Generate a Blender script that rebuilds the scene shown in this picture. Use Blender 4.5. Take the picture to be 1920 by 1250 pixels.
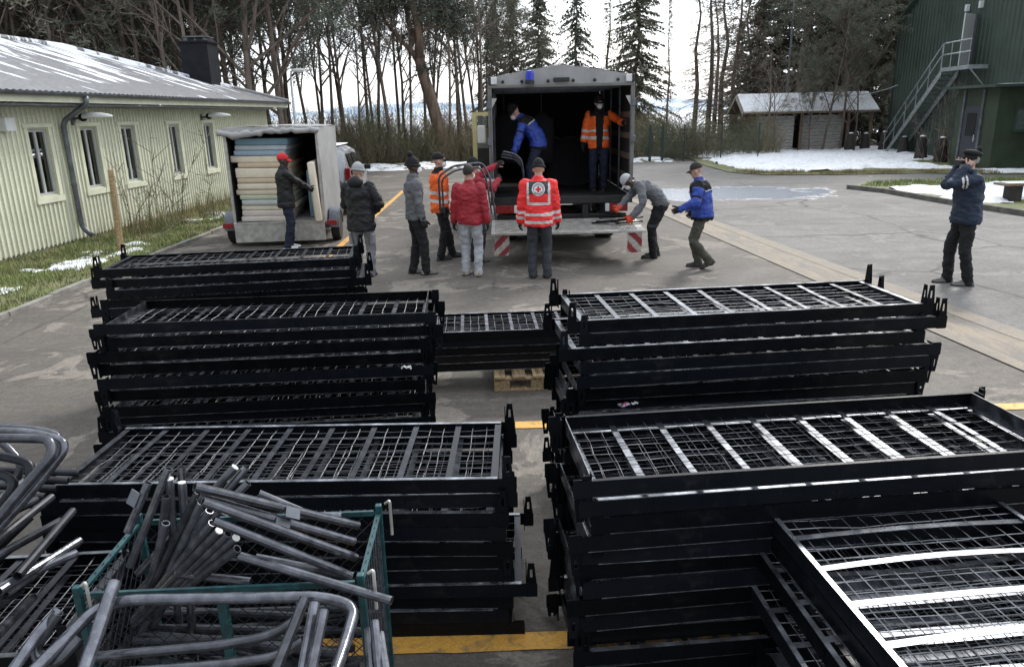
import bpy, bmesh, math, random
import numpy as np
from mathutils import Vector, Matrix, Quaternion, noise
R = math.radians
random.seed(7); np.random.seed(7)
for o in list(bpy.data.objects): bpy.data.objects.remove(o)
scene = bpy.context.scene
COL = scene.collection
# ------------------------------------------------------------------ camera, sky, sun, exposure
FPX, PITCH, ROLL, HCAM = 1400.0, R(16.35), R(1.3), 2.4
CP, SP = math.cos(PITCH), math.sin(PITCH); CR, SR = math.cos(ROLL), math.sin(ROLL)
FW = Vector((0, CP, -SP)); U0 = Vector((0, SP, CP)); X0 = Vector((1, 0, 0))
RT = CR*X0 - SR*U0; UP = SR*X0 + CR*U0
cam = bpy.data.cameras.new('camera'); camo = bpy.data.objects.new('camera', cam); COL.objects.link(camo)
cam.sensor_fit = 'HORIZONTAL'; cam.sensor_width = 36.0; cam.lens = 36.0*FPX/1920.0
cam.clip_start = 0.05; cam.clip_end = 12000
camo.matrix_world = Matrix(((RT.x, UP.x, -FW.x, 0), (RT.y, UP.y, -FW.y, 0), (RT.z, UP.z, -FW.z, HCAM), (0, 0, 0, 1)))
scene.camera = camo
world = bpy.data.worlds.new('World'); scene.world = world; world.use_nodes = True
SUN_EL, SUN_AZ = R(38), R(30)            # azimuth measured from +Y towards +X
wn = world.node_tree; wn.nodes.clear()
w_out = wn.nodes.new('ShaderNodeOutputWorld'); w_bg = wn.nodes.new('ShaderNodeBackground')
w_sky = wn.nodes.new('ShaderNodeTexSky'); w_sky.sky_type = 'NISHITA'; w_sky.sun_disc = False
w_sky.sun_elevation = SUN_EL; w_sky.sun_rotation = SUN_AZ; w_sky.air_density = 1.2; w_sky.dust_density = 2.5
w_co = wn.nodes.new('ShaderNodeTexCoord'); w_mp = wn.nodes.new('ShaderNodeMapping'); w_mp.inputs['Scale'].default_value = (1, 1, 3.2)
w_nz = wn.nodes.new('ShaderNodeTexNoise'); w_nz.inputs['Scale'].default_value = 2.3; w_nz.inputs['Detail'].default_value = 7; w_nz.inputs['Roughness'].default_value = .55
w_rp = wn.nodes.new('ShaderNodeValToRGB'); w_rp.color_ramp.elements[0].position = .30; w_rp.color_ramp.elements[0].color = (.55, .55, .55, 1)
w_rp.color_ramp.elements[1].position = .58; w_rp.color_ramp.elements[1].color = (.97, .97, .97, 1)
w_mx = wn.nodes.new('ShaderNodeMixRGB'); w_mx.inputs[2].default_value = (6.4, 6.75, 7.2, 1)
w_bg.inputs['Strength'].default_value = .11
wn.links.new(w_co.outputs['Generated'], w_mp.inputs['Vector']); wn.links.new(w_mp.outputs[0], w_nz.inputs['Vector'])
# thin overcast is brighter towards the veiled sun
w_dt = wn.nodes.new('ShaderNodeVectorMath'); w_dt.operation = 'DOT_PRODUCT'; w_nm = wn.nodes.new('ShaderNodeVectorMath'); w_nm.operation = 'NORMALIZE'
w_dt.inputs[1].default_value = (math.cos(SUN_EL)*math.sin(SUN_AZ), math.cos(SUN_EL)*math.cos(SUN_AZ), math.sin(SUN_EL))
wn.links.new(w_co.outputs['Generated'], w_nm.inputs[0]); wn.links.new(w_nm.outputs[0], w_dt.inputs[0])
w_mr = wn.nodes.new('ShaderNodeMapRange'); w_mr.inputs['From Min'].default_value = -.7; w_mr.inputs['From Max'].default_value = 1; w_mr.inputs['To Min'].default_value = .42; w_mr.inputs['To Max'].default_value = 1.65; wn.links.new(w_dt.outputs['Value'], w_mr.inputs[0])
w_ml = wn.nodes.new('ShaderNodeMixRGB'); w_ml.blend_type = 'MULTIPLY'; w_ml.inputs[0].default_value = 1; w_ml.inputs[1].default_value = (6.4, 6.75, 7.2, 1); wn.links.new(w_mr.outputs[0], w_ml.inputs[2]); wn.links.new(w_ml.outputs[0], w_mx.inputs[2])
wn.links.new(w_nz.outputs['Fac'], w_rp.inputs[0]); wn.links.new(w_rp.outputs[0], w_mx.inputs[0])
wn.links.new(w_sky.outputs[0], w_mx.inputs[1]); wn.links.new(w_mx.outputs[0], w_bg.inputs['Color']); wn.links.new(w_bg.outputs[0], w_out.inputs[0])
sl = bpy.data.lights.new('sun', 'SUN'); sl.energy = 1.5; sl.angle = R(10); sl.color = (1, .96, .9)
so = bpy.data.objects.new('sun', sl); COL.objects.link(so)
sd = Vector((math.cos(SUN_EL)*math.sin(SUN_AZ), math.cos(SUN_EL)*math.cos(SUN_AZ), math.sin(SUN_EL)))
so.rotation_euler = sd.to_track_quat('Z', 'Y').to_euler(); so.location = sd*50
vs = scene.view_settings; vs.view_transform = 'Standard'; vs.look = 'None'; vs.exposure = 1.0; vs.gamma = 1; vs.use_curve_mapping = False
scene.render.engine = 'CYCLES'

# ------------------------------------------------------------------ helpers
def ray(px, py): return FW + RT*((px-960)/FPX) - UP*((py-625)/FPX)
def G(px, py, z=0.0):
    d = ray(px, py); return Vector((0, 0, HCAM)) + d*((z-HCAM)/d.z)
def A(px, py, Y):
    d = ray(px, py); return Vector((0, 0, HCAM)) + d*(Y/d.y)
def V(*a): return Vector(a)

class MB:
    def __init__(s): s.v = []; s.f = []; s.m = []; s.cur = 0
    def add(s, vs, fs):
        b = len(s.v); s.v += [tuple(v) for v in vs]
        for f in fs: s.f.append(tuple(i+b for i in f)); s.m.append(s.cur)
        return s
    def box(s, c, size, M=None):
        x, y, z = [k/2 for k in size]; c = Vector(c)
        vs = [Vector(p) for p in ((-x,-y,-z),(x,-y,-z),(x,y,-z),(-x,y,-z),(-x,-y,z),(x,-y,z),(x,y,z),(-x,y,z))]
        if M is not None: vs = [M @ v for v in vs]
        return s.add([v+c for v in vs], [(0,3,2,1),(4,5,6,7),(0,1,5,4),(1,2,6,5),(2,3,7,6),(3,0,4,7)])
    def bx(s, x0, x1, y0, y1, z0, z1): return s.box(((x0+x1)/2,(y0+y1)/2,(z0+z1)/2), (abs(x1-x0),abs(y1-y0),abs(z1-z0)))
    def bbox(s, c, size, bev=.01, M=None):
        bm = bmesh.new(); bmesh.ops.create_cube(bm, size=1)
        for v in bm.verts: v.co = Vector((v.co.x*size[0], v.co.y*size[1], v.co.z*size[2]))
        bmesh.ops.bevel(bm, geom=bm.edges[:], offset=bev, segments=2, profile=.5, affect='EDGES')
        c = Vector(c); bm.verts.index_update()
        vs = [(M @ v.co if M is not None else v.co.copy()) + c for v in bm.verts]
        s.add(vs, [[v.index for v in f.verts] for f in bm.faces]); bm.free(); return s
    def tube(s, path, r, n=8, cap=True, flat=1.0, closed=False):
        path = [Vector(p) for p in path]; k = len(path)
        rs = r if isinstance(r, (list, tuple)) else [r]*k
        t0 = (path[1]-path[0]).normalized(); ref = Vector((0,0,1)) if abs(t0.z) < .9 else Vector((1,0,0))
        u = t0.cross(ref).normalized(); rings = []; pt = t0
        for i, p in enumerate(path):
            t = (path[min(i+1,k-1)]-path[max(i-1,0)])
            t = t.normalized() if t.length > 1e-9 else pt
            q = pt.rotation_difference(t); u = (q @ u); u = (u - t*u.dot(t)).normalized(); w = t.cross(u); pt = t
            rings.append([p + (u*math.cos(2*math.pi*j/n) + w*math.sin(2*math.pi*j/n)*flat)*rs[i] for j in range(n)])
        b = len(s.v); s.v += [tuple(x) for rg in rings for x in rg]
        for i in range(k-1):
            for j in range(n):
                s.f.append((b+i*n+j, b+i*n+(j+1)%n, b+(i+1)*n+(j+1)%n, b+(i+1)*n+j)); s.m.append(s.cur)
        if cap:
            s.f.append(tuple(b+j for j in reversed(range(n)))); s.m.append(s.cur)
            s.f.append(tuple(b+(k-1)*n+j for j in range(n))); s.m.append(s.cur)
        return s
    def pipe(s, path, r, n=10, wall=.003):        # hollow tube: open ends show the bore
        s.tube(path, r, n, cap=False)
        b1 = len(s.v); p = [Vector(q) for q in path]
        for end, nxt in ((0, 1), (-1, -2)):
            d = (p[nxt]-p[end]).normalized(); ref = Vector((0,0,1)) if abs(d.z) < .9 else Vector((1,0,0))
            u = d.cross(ref).normalized(); w = d.cross(u)
            def rg(rr, off): return [p[end]+d*off+(u*math.cos(2*math.pi*j/n)+w*math.sin(2*math.pi*j/n))*rr for j in range(n)]
            a = rg(r, 0); c = rg(r-wall, 0); e = rg(r-wall, .06)
            fs = [(j, (j+1)%n, n+(j+1)%n, n+j) for j in range(n)] + [(n+j, n+(j+1)%n, 2*n+(j+1)%n, 2*n+j) for j in range(n)] + [tuple(range(2*n, 3*n))]
            s.add(a+c+e, fs)
        return s
    def prism(s, pts, d):                         # polygon extruded by vector d
        n = len(pts); pts = [Vector(p) for p in pts]; d = Vector(d)
        return s.add(pts+[p+d for p in pts], [tuple(reversed(range(n))), tuple(range(n, 2*n))]+[(i, (i+1)%n, n+(i+1)%n, n+i) for i in range(n)])
    def ell(s, c, r, nu=14, nv=9, M=None, v0=0.0, v1=1.0, cap=False):
        c = Vector(c); vs = []; fs = []
        for i in range(nv+1):
            th = math.pi*(v0+(v1-v0)*i/nv)
            for j in range(nu):
                ph = 2*math.pi*j/nu
                p = Vector((r[0]*math.sin(th)*math.cos(ph), r[1]*math.sin(th)*math.sin(ph), r[2]*math.cos(th)))
                vs.append((M @ p if M is not None else p)+c)
        for i in range(nv):
            for j in range(nu): fs.append((i*nu+j, (i+1)*nu+j, (i+1)*nu+(j+1)%nu, i*nu+(j+1)%nu))
        if cap: fs.append(tuple(nv*nu+j for j in range(nu)))
        return s.add(vs, fs)
    def lathe(s, c, prof, n=16, M=None):
        c = Vector(c); vs = []; fs = []
        for (r, z) in prof:
            for j in range(n):
                p = Vector((r*math.cos(2*math.pi*j/n), r*math.sin(2*math.pi*j/n), z)); vs.append((M @ p if M is not None else p)+c)
        for i in range(len(prof)-1):
            for j in range(n): fs.append((i*n+j, i*n+(j+1)%n, (i+1)*n+(j+1)%n, (i+1)*n+j))
        fs.append(tuple(reversed(range(n)))); fs.append(tuple((len(prof)-1)*n+j for j in range(n)))
        return s.add(vs, fs)
    def grid(s, f, nu, nv):
        vs = [f(i/nu, j/nv) for i in range(nu+1) for j in range(nv+1)]
        return s.add(vs, [(i*(nv+1)+j, (i+1)*(nv+1)+j, (i+1)*(nv+1)+j+1, i*(nv+1)+j+1) for i in range(nu) for j in range(nv)])
    def mesh(s, name, mats, smooth=False, auto=None):
        me = bpy.data.meshes.new(name); me.from_pydata(s.v, [], s.f)
        for m in (mats if isinstance(mats, (list, tuple)) else [mats]): me.materials.append(m)
        if max(s.m, default=0) > 0: me.polygons.foreach_set('material_index', s.m)
        if smooth: me.polygons.foreach_set('use_smooth', [True]*len(me.polygons))
        if auto is not None: me.set_sharp_from_angle(angle=auto)
        me.update(); return me
    def build(s, name, mats, parent=None, smooth=False, auto=None):
        return link(name, s.mesh(name, mats, smooth, auto), parent)
def link(name, me, parent=None, M=None):
    o = bpy.data.objects.new(name, me); COL.objects.link(o)
    if parent is not None: o.parent = parent
    if M is not None: o.matrix_local = M
    return o
def tag(o, label, cat, group=None):
    o['label'] = label; o['category'] = cat
    if group: o['group'] = group
    return o
def thing(name, label, cat, loc=(0,0,0), rz=0.0, group=None):
    o = bpy.data.objects.new(name, None); COL.objects.link(o); o.location = loc; o.rotation_euler = (0,0,rz); o.empty_display_size = .1
    return tag(o, label, cat, group)
def kind(o, k): o['kind'] = k; return o
def copy_tree(o, parent=None):
    c = o.copy(); COL.objects.link(c); c.parent = parent
    for ch in list(o.children): copy_tree(ch, c)
    return c
def fillet(pts, rad, seg=5):
    pts = [Vector(p) for p in pts]; out = [pts[0]]
    for i in range(1, len(pts)-1):
        p = pts[i]; a = (pts[i-1]-p); b = (pts[i+1]-p); r = min(rad, a.length*.48, b.length*.48)
        p0 = p+a.normalized()*r; p1 = p+b.normalized()*r
        for k in range(seg+1):
            t = k/seg; out.append(p0*(1-t)**2+p*2*t*(1-t)+p1*t*t)
    out.append(pts[-1]); return out

# ------------------------------------------------------------------ materials
def mat(name, col, rough=.6, metal=0.0, var=.12, scale=6.0, bump=0.0, bscale=None, rvar=.1, spec=.5, rnd=0.0, coords='Object', col2=None, cpos=(.4,.65), detail=5, stretch=None, alpha=None, trans=0.0):
    m = bpy.data.materials.new(name); m.use_nodes = True; nt = m.node_tree; N = nt.nodes; L = nt.links
    b = N['Principled BSDF']; b.inputs['Metallic'].default_value = metal; b.inputs['Specular IOR Level'].default_value = spec
    tc = N.new('ShaderNodeTexCoord'); src = tc.outputs[coords]
    if stretch:
        mp = N.new('ShaderNodeMapping'); mp.inputs['Scale'].default_value = stretch; L.new(src, mp.inputs[0]); src = mp.outputs[0]
    nz = N.new('ShaderNodeTexNoise'); nz.inputs['Scale'].default_value = scale; nz.inputs['Detail'].default_value = detail; nz.inputs['Roughness'].default_value = .6; L.new(src, nz.inputs['Vector'])
    rp = N.new('ShaderNodeValToRGB'); e = rp.color_ramp.elements
    c2 = col2 if col2 else [min(1, c*(1+var)) for c in col]; c1 = col if col2 else [c*(1-var) for c in col]
    e[0].position, e[1].position = cpos; e[0].color = (*c1, 1); e[1].color = (*c2, 1)
    L.new(nz.outputs['Fac'], rp.inputs[0]); cs = rp.outputs[0]
    if rnd:
        oi = N.new('ShaderNodeObjectInfo'); hv = N.new('ShaderNodeHueSaturation'); mr = N.new('ShaderNodeMapRange')
        mr.inputs['To Min'].default_value = 1-rnd; mr.inputs['To Max'].default_value = 1+rnd
        L.new(oi.outputs['Random'], mr.inputs[0]); L.new(mr.outputs[0], hv.inputs['Value']); L.new(cs, hv.inputs['Color']); cs = hv.outputs[0]
    L.new(cs, b.inputs['Base Color'])
    mr2 = N.new('ShaderNodeMapRange'); mr2.inputs['From Min'].default_value = .3; mr2.inputs['From Max'].default_value = .7
    mr2.inputs['To Min'].default_value = max(.02, rough-rvar); mr2.inputs['To Max'].default_value = min(1, rough+rvar)
    L.new(nz.outputs['Fac'], mr2.inputs[0]); L.new(mr2.outputs[0], b.inputs['Roughness'])
    if bump:
        n2 = N.new('ShaderNodeTexNoise'); n2.inputs['Scale'].default_value = bscale or scale*4; n2.inputs['Detail'].default_value = 4; L.new(src, n2.inputs['Vector'])
        bp = N.new('ShaderNodeBump'); bp.inputs['Strength'].default_value = bump; bp.inputs['Distance'].default_value = .02
        L.new(n2.outputs['Fac'], bp.inputs['Height']); L.new(bp.outputs[0], b.inputs['Normal'])
    if trans: b.inputs['Transmission Weight'].default_value = trans
    return m
def nd(nt, t, **kw):
    n = nt.nodes.new(t)
    for k, v in kw.items():
        if k in n.inputs.keys(): n.inputs[k].default_value = v
        else: setattr(n, k, v)
    return n
def ramp(nt, src, stops):
    r = nt.nodes.new('ShaderNodeValToRGB'); e = r.color_ramp.elements
    while len(e) < len(stops): e.new(.5)
    for k, (p, c) in enumerate(stops): e[k].position = p; e[k].color = (c, c, c, 1) if not isinstance(c, (tuple, list)) else (*c, 1)
    nt.links.new(src, r.inputs[0]); return r.outputs[0]
def mix(nt, f, a, b, mode='MIX'):
    m = nt.nodes.new('ShaderNodeMixRGB'); m.blend_type = mode
    for i, x in ((0, f), (1, a), (2, b)):
        if isinstance(x, (int, float)): m.inputs[i].default_value = x
        elif isinstance(x, (tuple, list)): m.inputs[i].default_value = (*x, 1)
        else: nt.links.new(x, m.inputs[i])
    return m.outputs[0]
def noise_n(nt, src, scale, detail=5, rough=.6, dist=0.0):
    n = nt.nodes.new('ShaderNodeTexNoise'); n.inputs['Scale'].default_value = scale; n.inputs['Detail'].default_value = detail
    n.inputs['Roughness'].default_value = rough; n.inputs['Distortion'].default_value = dist; nt.links.new(src, n.inputs['Vector']); return n.outputs['Fac']
def asphalt(name, base, pale, dark, patch=.5, wet=0.0, puddle=None, crack=1.0):
    m = bpy.data.materials.new(name); m.use_nodes = True; nt = m.node_tree; L = nt.links; b = nt.nodes['Principled BSDF']
    tc = nt.nodes.new('ShaderNodeTexCoord'); P = tc.outputs['Object']
    big = noise_n(nt, P, .35, 8, .68, .4); mid = noise_n(nt, P, .9, 9, .68, .9); fine = noise_n(nt, P, 55, 3, .7); peb = noise_n(nt, P, 160, 2, .6)
    c = mix(nt, ramp(nt, big, [(.38, 0.), (.62, 1.)]), dark, base)
    mps = nd(nt, 'ShaderNodeMapping'); mps.inputs['Scale'].default_value = (.35, 1.5, 1); L.new(P, mps.inputs[0]); strk = noise_n(nt, mps.outputs[0], 1.1, 8, .65, .5)
    c = mix(nt, ramp(nt, strk, [(.5, 0.), (.66, .55)]), c, [q*.62 for q in dark])
    c = mix(nt, ramp(nt, mid, [(patch, 0.), (patch+.025, .7), (patch+.12, 1.)]), c, pale)
    med = noise_n(nt, P, 13, 6, .75); c = mix(nt, .85, c, ramp(nt, med, [(.28, .62), (.5, 1.), (.72, 1.38)]), 'MULTIPLY')
    c = mix(nt, .8, c, ramp(nt, fine, [(.28, .55), (.5, 1.), (.74, 1.35)]), 'MULTIPLY')
    c = mix(nt, .35, c, ramp(nt, peb, [(.3, .4), (.7, 1.5)]), 'MULTIPLY')
    # cracks
    wv = nt.nodes.new('ShaderNodeMixRGB'); wv.inputs[0].default_value = .25; L.new(P, wv.inputs[1])
    nv = nt.nodes.new('ShaderNodeTexNoise'); nv.inputs['Scale'].default_value = 1.3; nv.inputs['Detail'].default_value = 6; L.new(P, nv.inputs['Vector']); L.new(nv.outputs['Color'], wv.inputs[2])
    vo = nt.nodes.new('ShaderNodeTexVoronoi'); vo.feature = 'DISTANCE_TO_EDGE'; vo.inputs['Scale'].default_value = .33; L.new(wv.outputs[0], vo.inputs['Vector'])
    ck = ramp(nt, vo.outputs['Distance'], [(.0, .38 if crack > 0 else 1.), (.0022*crack+.0003, .5), (.0065*crack+.001, 1.)])
    gate = ramp(nt, noise_n(nt, P, .22, 3), [(.45, 0.), (.55, 1.)])
    c = mix(nt, gate, c, mix(nt, 1., c, ck, 'MULTIPLY'))
    rr = ramp(nt, mid, [(.3, .72 - wet), (.7, .92)])
    if puddle is not None:
        (cx, cy, sx, sy) = puddle
        sep = nt.nodes.new('ShaderNodeSeparateXYZ'); L.new(P, sep.inputs[0])
        def ax(o, c0, s0):
            a = nd(nt, 'ShaderNodeMath', operation='SUBTRACT'); L.new(o, a.inputs[0]); a.inputs[1].default_value = c0
            d = nd(nt, 'ShaderNodeMath', operation='DIVIDE'); L.new(a.outputs[0], d.inputs[0]); d.inputs[1].default_value = s0
            p = nd(nt, 'ShaderNodeMath', operation='POWER'); L.new(d.outputs[0], p.inputs[0]); p.inputs[1].default_value = 2; return p.outputs[0]
        s = nd(nt, 'ShaderNodeMath', operation='ADD'); L.new(ax(sep.outputs[0], cx, sx), s.inputs[0]); L.new(ax(sep.outputs[1], cy, sy), s.inputs[1])
        n3 = noise_n(nt, P, .9, 5, .6, .8); q = nd(nt, 'ShaderNodeMath', operation='MULTIPLY_ADD'); L.new(n3, q.inputs[0]); q.inputs[1].default_value = 2.2; L.new(s.outputs[0], q.inputs[2])
        pm = ramp(nt, q.outputs[0], [(0., 1.), (1., 1.)]); 
        mrp = nd(nt, 'ShaderNodeMapRange'); L.new(q.outputs[0], mrp.inputs[0]); mrp.inputs['From Min'].default_value = 1.75; mrp.inputs['From Max'].default_value = 1.95; mrp.inputs['To Min'].default_value = 1; mrp.inputs['To Max'].default_value = 0
        c = mix(nt, mrp.outputs[0], c, (.33, .36, .41)); rr = mix(nt, mrp.outputs[0], rr, (.16, .16, .16))
    L.new(c, b.inputs['Base Color']); L.new(rr, b.inputs['Roughness'])
    bp = nd(nt, 'ShaderNodeBump', Strength=.5, Distance=.008); L.new(mix(nt, .5, fine, peb), bp.inputs['Height']); L.new(bp.outputs[0], b.inputs['Normal'])
    return m
def two_tone(name, a, bcol, scale, lo, hi, ra=.9, rb=.7, bump=.4, fine=40, stretch=None):
    m = bpy.data.materials.new(name); m.use_nodes = True; nt = m.node_tree; L = nt.links; b = nt.nodes['Principled BSDF']
    tc = nt.nodes.new('ShaderNodeTexCoord'); P = tc.outputs['Object']
    if stretch:
        mp = nd(nt, 'ShaderNodeMapping'); mp.inputs['Scale'].default_value = stretch; L.new(P, mp.inputs[0]); P2 = mp.outputs[0]
    else: P2 = P
    f = ramp(nt, noise_n(nt, P2, scale, 7, .65, .3), [(lo, 0.), (hi, 1.)]); fn = noise_n(nt, P, fine, 4, .7)
    c = mix(nt, f, a, bcol); c = mix(nt, .7, c, ramp(nt, fn, [(.3, .6), (.7, 1.3)]), 'MULTIPLY')
    L.new(c, b.inputs['Base Color']); L.new(mix(nt, f, (ra,)*3, (rb,)*3), b.inputs['Roughness'])
    bp = nd(nt, 'ShaderNodeBump', Strength=bump, Distance=.03); L.new(fn, bp.inputs['Height']); L.new(bp.outputs[0], b.inputs['Normal']); return m

M = {}
M['asphalt'] = asphalt('yard asphalt', (.122,.107,.091), (.215,.19,.16), (.08,.07,.061), .545)
M['road'] = asphalt('road asphalt', (.155,.148,.141), (.21,.20,.19), (.12,.114,.108), .58, puddle=(6.5, 22.5, 3.3, 2.3), crack=1.6)
M['strip'] = two_tone('worn concrete gutter', (.30,.252,.193), (.13,.116,.10), 2.1, .42, .60, fine=60, stretch=(1.6,.45,1))
M['strip_pale'] = two_tone('pale concrete edging', (.29,.245,.19), (.16,.142,.12), 2.8, .38, .62, fine=60)
M['yellow'] = two_tone('worn yellow paint', (.62,.33,.06), (.2,.14,.08), 9, .52, .68, ra=.6, rb=.9, bump=.2, fine=90)
M['grass'] = two_tone('short winter turf', (.13,.155,.055), (.17,.155,.08), 1.4, .42, .6, fine=70)
M['blade'] = mat('grass blades', (.17,.215,.065), .7, var=.35, scale=1.2)
M['blade_dry'] = mat('dry grass blades', (.27,.23,.12), .8, var=.35, scale=1.2)
M['snow'] = two_tone('old snow', (.82,.84,.87), (.60,.59,.57), 1.6, .52, .75, ra=.8, rb=.85, fine=12, bump=.8)
M['snowgrass'] = two_tone('patchy snow on turf', (.82,.84,.87), (.11,.10,.05), 1.3, .50, .56, ra=.8, fine=22, bump=.7)
M['snowgrass2'] = two_tone('thin snow on turf and earth', (.80,.82,.85), (.13,.105,.06), 1.1, .47, .55, ra=.8, fine=22, bump=.7)
M['kerb'] = two_tone('concrete kerb', (.30,.285,.26), (.16,.15,.13), 2.5, .4, .65, fine=50)
M['kerb_dark'] = two_tone('dark mossy kerb', (.10,.095,.085), (.17,.16,.14), 2.5, .45, .65, fine=50)
M['steel'] = mat('black enamelled steel', (.0045,.0055,.0075), .30, 0, var=.5, scale=9, rvar=.12, rnd=.5, bump=.05, bscale=60, spec=.12, col2=(.013,.0135,.014), cpos=(.60,.78))
M['steel_worn'] = mat('scuffed strip steel', (.13,.138,.155), .36, .85, var=.4, scale=14, rvar=.12, rnd=.3, spec=.8)
M['strip_dark'] = mat('shaded dark strip steel', (.022,.024,.03), .36, .3, spec=.3, var=.5, scale=14, rvar=.12, rnd=.4)  # darker steel copy: weak sky reflection and pile shade put into the colour
M['strip_bright'] = mat('sky bright strip steel', (.20,.21,.235), .38, .8, var=.4, scale=9, rvar=.1, rnd=.15)  # brighter slat copy: sky reflection lifted into the colour
M['edge'] = mat('sky glint steel edge', (.22,.235,.26), .3, .7, var=.6, scale=7, rvar=.1, rnd=.4)  # sky reflection along the rail tops, put in as a paler steel
M['wire_dark'] = mat('dimmed dark wire', (.05,.053,.06), .4, .5, var=.4, scale=12)  # darker wire copy to go with the dimmed slats, weak reflection in its colour
M['wire'] = mat('dull dark wire', (.15,.155,.165), .4, .7, var=.4, scale=12)
M['tube'] = mat('dark tube steel', (.10,.105,.122), .2, .6, var=.3, scale=22, rvar=.09, rnd=.4, spec=.7, bump=.03, bscale=70)
M['cap'] = mat('white plastic plug', (.75,.75,.72), .5)
M['teal'] = mat('chipped teal paint', (.010,.055,.062), .42, 0, var=.35, scale=25, rvar=.12, bump=.1, bscale=80)
M['wood'] = mat('weathered pallet timber', (.33,.235,.13), .8, var=.35, scale=5, bump=.35, bscale=30, stretch=(1,8,8), rnd=.15)
# ------------------------------------------------------------------ ground, yard, road
def poly_sheet(name, pts, z, m, k='structure'):
    mb = MB(); mb.add([(p[0], p[1], z) for p in pts], [tuple(range(len(pts)))]); o = mb.build(name, m); kind(o, k); return o
def in_poly(x, y, P):
    c = False; n = len(P)
    for i in range(n):
        x1, y1 = P[i]; x2, y2 = P[(i+1) % n]
        if (y1 > y) != (y2 > y) and x < (x2-x1)*(y-y1)/(y2-y1)+x1: c = not c
    return c
def edge_dist(x, y, P):
    best = 1e9; n = len(P)
    for i in range(n):
        x1, y1 = P[i]; x2, y2 = P[(i+1) % n]; dx, dy = x2-x1, y2-y1
        t = max(0, min(1, ((x-x1)*dx+(y-y1)*dy)/(dx*dx+dy*dy+1e-12))); best = min(best, math.hypot(x-x1-t*dx, y-y1-t*dy))
    return best
def mound(name, P, m, base, h, inset, res, nscale, namp, rough=.04, cut=-.06):
    xs = [p[0] for p in P]; ys = [p[1] for p in P]
    nx = max(2, int((max(xs)-min(xs))/res)); ny = max(2, int((max(ys)-min(ys))/res)); mb = MB(); idx = {}
    zs = {}
    for i in range(nx+1):
        for j in range(ny+1):
            x = min(xs)+(max(xs)-min(xs))*i/nx; y = min(ys)+(max(ys)-min(ys))*j/ny
            d = edge_dist(x, y, P) * (1 if in_poly(x, y, P) else -1)
            n = noise.fractal(Vector((x*nscale, y*nscale, 3.3)), .9, 2.1, 5)
            t = (d - inset + n*namp)
            z = h*(1-math.exp(-max(t, 0)*1.6)) + rough*noise.fractal(Vector((x*2.2, y*2.2, 9.1)), 1, 2, 4)*min(1, max(0, t)*3) if t > 0 else max(cut, t*.6)
            zs[i, j] = (x, y, base+z, t)
    for i in range(nx):
        for j in range(ny):
            q = [(i, j), (i+1, j), (i+1, j+1), (i, j+1)]
            if max(zs[k][3] for k in q) < -.02: continue
            f = []
            for k in q:
                if k not in idx: idx[k] = len(mb.v); mb.v.append(zs[k][:3])
                f.append(idx[k])
            mb.f.append(tuple(f)); mb.m.append(0)
    return kind(mb.build(name, m, smooth=True), 'structure')
poly_sheet('ground', [(-4000,-300),(4000,-300),(4000,6000),(-4000,6000)], -.03, M['snow'])
M['litter'] = two_tone('leaf litter with thin snow', (.075,.06,.04), (.55,.56,.57), .5, .56, .66, fine=14)
poly_sheet('forest_floor', [(-70,36.5),(60,36.5),(60,62),(-70,62)], -.018, M['litter'])
poly_sheet('forest_floor', [(-60,-10),(-9.0,-10),(-9.0,36.5),(-60,36.5)], -.018, M['litter'])
poly_sheet('yard', [(-6.62,-8),(8,-8),(8,37.2),(-7.5,37.4),(-6.62,29)], 0, M['asphalt'])
def s_out(Y): return 5.6-(Y-7.8)*.108
def s_in(Y): return 4.72-(Y-6.8)*.094
poly_sheet('road', [(s_out(-8),-8),(30,-8),(30,27.5),(14,28.3),(9.4,28.6),(8.9,37.3),(2.6,37.3),(s_out(21.5),21.5)], .004, M['road'])
poly_sheet('gutter_strip', [(s_in(-8),-8),(s_out(-8)-.05,-8),(s_out(21.5)-.05,21.5),(s_in(21.5),21.5)], .008, M['strip'])
for a, b in ((0, .17), (-.3, -.02)):
    f = s_in if a == 0 else s_out
    poly_sheet('gutter_edging', [(f(-8)+a,-8),(f(-8)+b,-8),(f(21.5)+b,21.5),(f(21.5)+a,21.5)], .012, M['strip_pale'])
mb = MB(); kerb_off = random.Random(3)
def line(x0, y0, x1, y1, w):
    d = Vector((x1-x0, y1-y0, 0)); n = Vector((-d.y, d.x, 0)).normalized()*w/2
    p = [V(x0,y0,0)+n, V(x0,y0,0)-n, V(x1,y1,0)-n, V(x1,y1,0)+n]; k = max(2, int(d.length/.12)); m = MB()
    def f(u, v):
        q = p[1].lerp(p[2], u) if v < .5 else p[0].lerp(p[3], u)
        e = .012*noise.noise(Vector((q.x*9, q.y*9, v*7))); return (q.x+e, q.y+e, .006)
    m.grid(f, k, 1); return kind(m.build('road_marking', M['yellow']), 'structure')
line(-1.25, 2.97, 3.2, 3.03, .125); line(-2.3, 5.46, 4.5, 5.72, .13); line(-3.16, 6.5, -3.55, 25.6, .13); line(-3.3, 8.05, -.9, 8.1, .1)
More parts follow.
